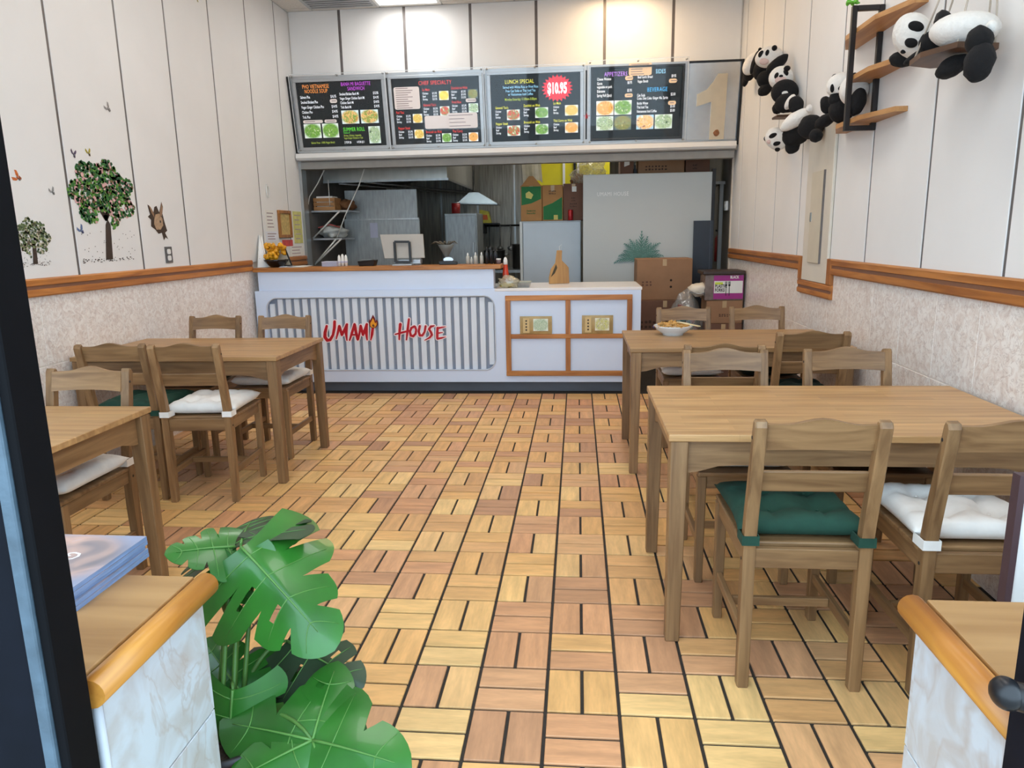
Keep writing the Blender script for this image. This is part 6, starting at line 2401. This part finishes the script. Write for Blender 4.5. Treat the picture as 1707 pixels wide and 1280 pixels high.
# small ledge under the sitting panda
ll = wthing('panda_ledge', 'small dark wooden ledge under the sitting panda', 'shelf', (1.49, 5.45, 2.10))
a = PX(1330, 191, XR - .002)
box('board', P(1295, 192, a.y).x, XR - .0005, a.y, a.y + .14, a.z - .012, a.z + .004, DKW, ll, .003, 1)
box('bracket', XR - .02, XR - .0005, a.y + .04, a.y + .09, a.z - .07, a.z - .012, BLACKM, ll)

# black metal rack with three wooden shelves
rk = wthing('wall_rack', 'black metal wall rack with three wooden shelves', 'rack', (1.51, 4.23, 1.90))
xo = P(1414, 100, 4.23).x
zb, zt2 = 1.905, 2.525
tk = .026
for nm, q in (('post', (xo, xo + tk, zb, zt2)), ('post', (XR - tk - .001, XR - .001, zb, zt2)), ('crossbar', (xo + tk, XR - tk - .001, zb, zb + tk)), ('crossbar', (xo + tk, XR - tk - .001, zt2 - tk, zt2))):
    box(nm, q[0], q[1], 4.215, 4.215 + tk, q[2], q[3], basic('rack_black', (38, 34, 34), .4, .3, var=.1), rk, .002, 1)
for z, y0, y1 in ((2.405, 3.72, 4.60), (2.175, 3.76, 4.52), (1.955, 3.84, 4.66)):
    bm = B()
    prism(bm, [(XR - .001, y0), (XR - .001, y1), (XR - .06, y1), (xo + tk + .002, y1 - .22), (xo + tk + .002, y0 + .26), (XR - .06, y0)], z - .012, z + .012, 'z')
    obj('shelf_board', bm, SHELFW, rk)
t = wthing('leaf_sprig', 'small green sprig lying on the top of the wall rack', 'sprig', (xo, 4.23, zt2))
for i in range(6):
    bm = B()
    ball(bm, (xo + .0 + .02 * math.cos(i * 1.3), 4.228 + .02 * math.sin(i * 1.3), zt2 + .014 + .004 * (i % 3)), (.020, .012, .006), Euler((.4, .5 * (i % 3), i)).to_matrix(), 8, 5)
    obj('leaf', bm, basic('fresh_green', (110, 190, 60), .5, var=.2), t)

# swing board under the big panda
sw = wthing('swing_board', 'dark wooden swing board hung on cords carrying the large panda', 'swing', (1.44, 3.12, 2.04))
zs = 2.048
bm = B()
prism(bm, [(1.372, 2.955), (1.539, 3.0), (1.575, 3.15), (1.556, 3.29), (1.444, 3.32), (1.333, 3.255), (1.311, 3.11)], zs - .016, zs + .004, 'z')
obj('plank', bm, DKW, sw)
CORD = basic('pale_cord', (196, 182, 166), .8)
hook = Vector((1.545, 3.12, 2.75))
for (x, y) in ((1.385, 2.985), (1.53, 3.01), (1.565, 3.14), (1.44, 3.30), (1.33, 3.20)):
    bm = B()
    tube(bm, [(x, y, zs + .004), hook], .0035, 6)
    obj('cord', bm, CORD, sw)
box('hook_plate', XR - .014, XR - .001, 3.09, 3.15, 2.72, 2.80, STEEL, sw)
bm = B()
tube(bm, [(XR - .012, 3.12, 2.76), (1.55, 3.12, 2.76), hook], .005, 6)
obj('hook', bm, STEEL, sw)

# electrical panel in the rail recess
ep = wthing('electrical_panel', 'cream electrical panel cover set into the oak rail recess', 'panel', (XR, 5.04, 1.05))
CREAM = basic('cream_enamel', (216, 208, 194), .45, var=.03)
box('cover', XR - .020, XR - .0005, 4.785, 5.298, 1.047, 2.06, CREAM, ep, .004, 1)
box('door', XR - .030, XR - .020, 4.925, 5.16, 1.17, 1.76, basic('cream_door', (206, 196, 176), .45, var=.03), ep, .003, 1)
box('hinge_strip', XR - .0305, XR - .020, 4.912, 4.924, 1.17, 1.76, BATTEN, ep)
box('catch', XR - .034, XR - .030, 5.12, 5.145, 1.44, 1.50, STEEL, ep)

# ================================================================== DECALS ON THE WALL
DX = XL + .0015
def disc(bm, y, z, r, n=6, sq=1.0, mi=0, rot=0.0):
    vs = [bm.verts.new((DX + .0003 * (len(bm.faces) % 4), y + r * math.cos(2 * PI * k / n + rot), z + r * sq * math.sin(2 * PI * k / n + rot))) for k in range(n)]
    f = bm.faces.new(vs)
    f.material_index = mi


TRUNK = basic('decal_trunk', (62, 48, 40), .6, var=.15, scale=30)
GR = [basic('decal_green_a', (52, 112, 50), .6, var=.1), basic('decal_green_b', (94, 146, 60), .6, var=.1), basic('decal_green_c', (34, 84, 52), .6, var=.1), basic('decal_pink', (216, 170, 168), .6, var=.1), basic('decal_brown', (110, 92, 62), .6, var=.1)]
GR2 = [basic('decal_olive_a', (92, 112, 70), .6, var=.1), basic('decal_olive_b', (136, 146, 100), .6, var=.1), basic('decal_olive_c', (66, 84, 56), .6, var=.1), basic('decal_pale', (190, 182, 160), .6, var=.1), basic('decal_brown2', (96, 84, 66), .6, var=.1)]


def tree_decal(label, yc, zc, ry, rz, trunk, base_y, base_z, n, dot, mats, seed, gw):
    t = wthing('tree_decal', label, 'decal', (XL, base_y, base_z))
    r = random.Random(seed)
    bm = B()
    pts = trunk
    vs = [bm.verts.new((DX, y, z)) for y, z in pts]
    bm.faces.new(vs)
    # boughs
    tip = (yc, zc)
    for k in range(7):
        a = math.radians(30 + k * 20)
        y1, z1 = yc + ry * .7 * math.cos(a), zc - rz * .2 + rz * .8 * math.sin(a)
        y0, z0 = pts[1][0] * .5 + pts[2][0] * .5, pts[2][1] - .01
        d = Vector((y1 - y0, z1 - z0)).normalized()
        w = ry * .03
        bm.faces.new([bm.verts.new((DX, y0 - d.y * w, z0 + d.x * w)), bm.verts.new((DX, y0 + d.y * w, z0 - d.x * w)), bm.verts.new((DX, y1, z1))])
    obj('trunk', bm, TRUNK, t)
    bm = B()
    for i in range(n):
        a, d = r.uniform(0, 2 * PI), math.sqrt(r.random())
        d *= 1 + .10 * math.sin(a * 7 + seed) * (d > .7)
        y, z = yc + ry * d * math.cos(a), zc + rz * d * math.sin(a)
        if z < zc - rz * .55 and abs(y - base_y) < ry * .22:
            continue
        disc(bm, y, z, dot * r.uniform(.6, 1.3), 5, r.uniform(.6, 1.0), r.choice((0, 0, 0, 1, 1, 2, 2, 2, 3, 3, 4)), r.uniform(0, 3))
    f = obj('foliage', bm, mats, t)
    f['kind'] = 'stuff'
    bm = B()
    for i in range(60):
        y = base_y + r.uniform(-gw, gw)
        disc(bm, y, base_z + r.uniform(-.012, .010), dot * r.uniform(.25, .6), 5, .5)
    for i in range(40):
        disc(bm, yc + r.uniform(-ry, ry) * .9, base_z + r.uniform(.02, .55) * (zc - rz - base_z + .12), dot * .28, 4)
    g = obj('grass_and_petals', bm, TRUNK, t)
    g['kind'] = 'stuff'
    return t


tree_decal('large flowering tree decal on the white wall panels', 4.395, 1.685, .300, .195,
           [(4.335, 1.285), (4.375, 1.50), (4.40, 1.535), (4.425, 1.50), (4.405, 1.285)], 4.37, 1.285, 1500, .0135, GR, 5, .25)
tree_decal('small round tree decal next to the black door frame', 3.740, 1.425, .125, .098,
           [(3.715, 1.285), (3.728, 1.37), (3.742, 1.385), (3.756, 1.37), (3.752, 1.285)], 3.735, 1.285, 520, .0085, GR2, 8, .11)


def butterfly(label, y, z, s, rot, c1, c2, group='butterfly decals'):
    t = wthing('butterfly_decal', label, 'decal', (XL, y, z), group)
    ca, sa = math.cos(rot), math.sin(rot)
    for nm, pts, c in (('wing', [(0, 0), (.2, .5), (.6, .9), (.75, .6), (.5, .15)], c1), ('wing', [(0, 0), (-.2, .5), (-.45, .95), (-.65, .6), (-.4, .15)], c1), ('lower_wing', [(0, 0), (.45, .05), (.4, -.4), (.15, -.45)], c2), ('body', [(-.05, -.35), (.05, -.35), (.04, .35), (-.04, .35)], (50, 44, 44))):
        bm = B()
        vs = [bm.verts.new((DX + (.0006 if nm == 'body' else 0), y + s * (p[0] * ca - p[1] * sa), z + s * (p[0] * sa + p[1] * ca))) for p in pts]
        bm.faces.new(vs)
        obj(nm, bm, basic('decal_%d_%d_%d' % c, c, .5, var=.25, scale=90), t)


butterfly('orange butterfly decal above the small tree', 3.70, 1.729, .045, 1.0, (206, 110, 50), (150, 80, 50))
butterfly('grey butterfly decal between the two trees', 3.943, 1.670, .034, .4, (140, 140, 140), (110, 112, 112))
butterfly('dark violet butterfly decal above the large tree', 4.163, 1.895, .036, -.1, (84, 70, 96), (60, 52, 70))
butterfly('yellow brown butterfly decal above the large tree', 4.300, 1.915, .036, .2, (176, 160, 50), (96, 80, 50))
butterfly('blue butterfly decal at the edge of the large tree', 4.140, 1.458, .042, .5, (96, 116, 160), (60, 70, 110))
butterfly('grey dragonfly decal high above the large tree', 4.548, 2.205, .045, .7, (150, 146, 144), (120, 116, 116))
butterfly('pale yellow butterfly decal near the top of the wall', 5.841, 3.21, .04, .3, (206, 200, 140), (180, 170, 110))

# torn hole decal with a hare
t = wthing('hare_decal', 'brown hare peeking from a torn hole decal above the outlet', 'decal', (XL, 5.0, 1.40))
def wpoly(name, pts, m, lift=0.0):
    bm = B()
    ps_ = [PX(u, v, XL) for u, v in pts]
    bm.faces.new([bm.verts.new((DX + lift, p.y, p.z)) for p in ps_])
    return obj(name, bm, m, t)
rr = random.Random(2)
k5 = 300 / 1670.0
cv = lambda L_: [(u * k5, 230 + v * k5) for u, v in L_]
wpoly('torn_hole', cv([(1365, 615), (1395, 640), (1420, 700), (1430, 640), (1450, 630), (1475, 690), (1495, 590), (1510, 640), (1505, 700), (1525, 780), (1550, 860), (1530, 880), (1560, 940), (1535, 920), (1520, 950), (1500, 880), (1470, 890), (1440, 850), (1400, 820), (1400, 760), (1370, 730), (1390, 710)]), basic('hole_brown', (66, 50, 40), .7, var=.3, scale=60))
wpoly('hare_ear', cv([(1375, 620), (1400, 650), (1425, 700), (1430, 740), (1405, 700)]), basic('hare_tan', (150, 118, 92), .7, var=.2, scale=60), .001)
wpoly('hare_ear', cv([(1495, 595), (1508, 650), (1500, 720), (1478, 745), (1480, 680)]), MATS['hare_tan'], .001)
wpoly('hare_face', cv([(1440, 710), (1475, 700), (1505, 750), (1512, 810), (1490, 850), (1450, 850), (1428, 800), (1430, 750)]), basic('hare_face', (176, 146, 116), .7, var=.2, scale=60), .0008)
wpoly('hare_eye', cv([(1478, 765), (1490, 765), (1492, 785), (1480, 788)]), BLACKP, .0014)
# outlet
t = wthing('wall_outlet', 'grey outlet plate with two white sockets under the hare decal', 'outlet', (XL, 5.045, 1.24))
box('plate', XL + .0005, XL + .006, 5.000, 5.088, 1.238, 1.352, basic('grey_plate', (92, 90, 90), .5), t, .001, 1)
for z in (1.272, 1.318):
    bm = B()
    prism(bm, rrect(5.022, 5.066, z - .018, z + .018, .012, 4), XL + .006, XL + .009, 'x')
    obj('socket', bm, WHITEP, t)
# clear hook
t = wthing('wall_hook', 'clear plastic hook stuck on the wall above the papers', 'hook', (XL, 6.85, 1.80))
bm = B()
tube(bm, [(XL + .008, 6.85 + .03 * math.cos(k * PI / 8), 1.83 + .055 * math.sin(k * PI / 8)) for k in range(17)], .004, 6, False)
obj('ring', bm, basic('pale_plastic', (214, 216, 214), .3), t)
box('pad', XL + .0005, XL + .006, 6.835, 6.865, 1.86, 1.90, MATS['pale_plastic'], t)
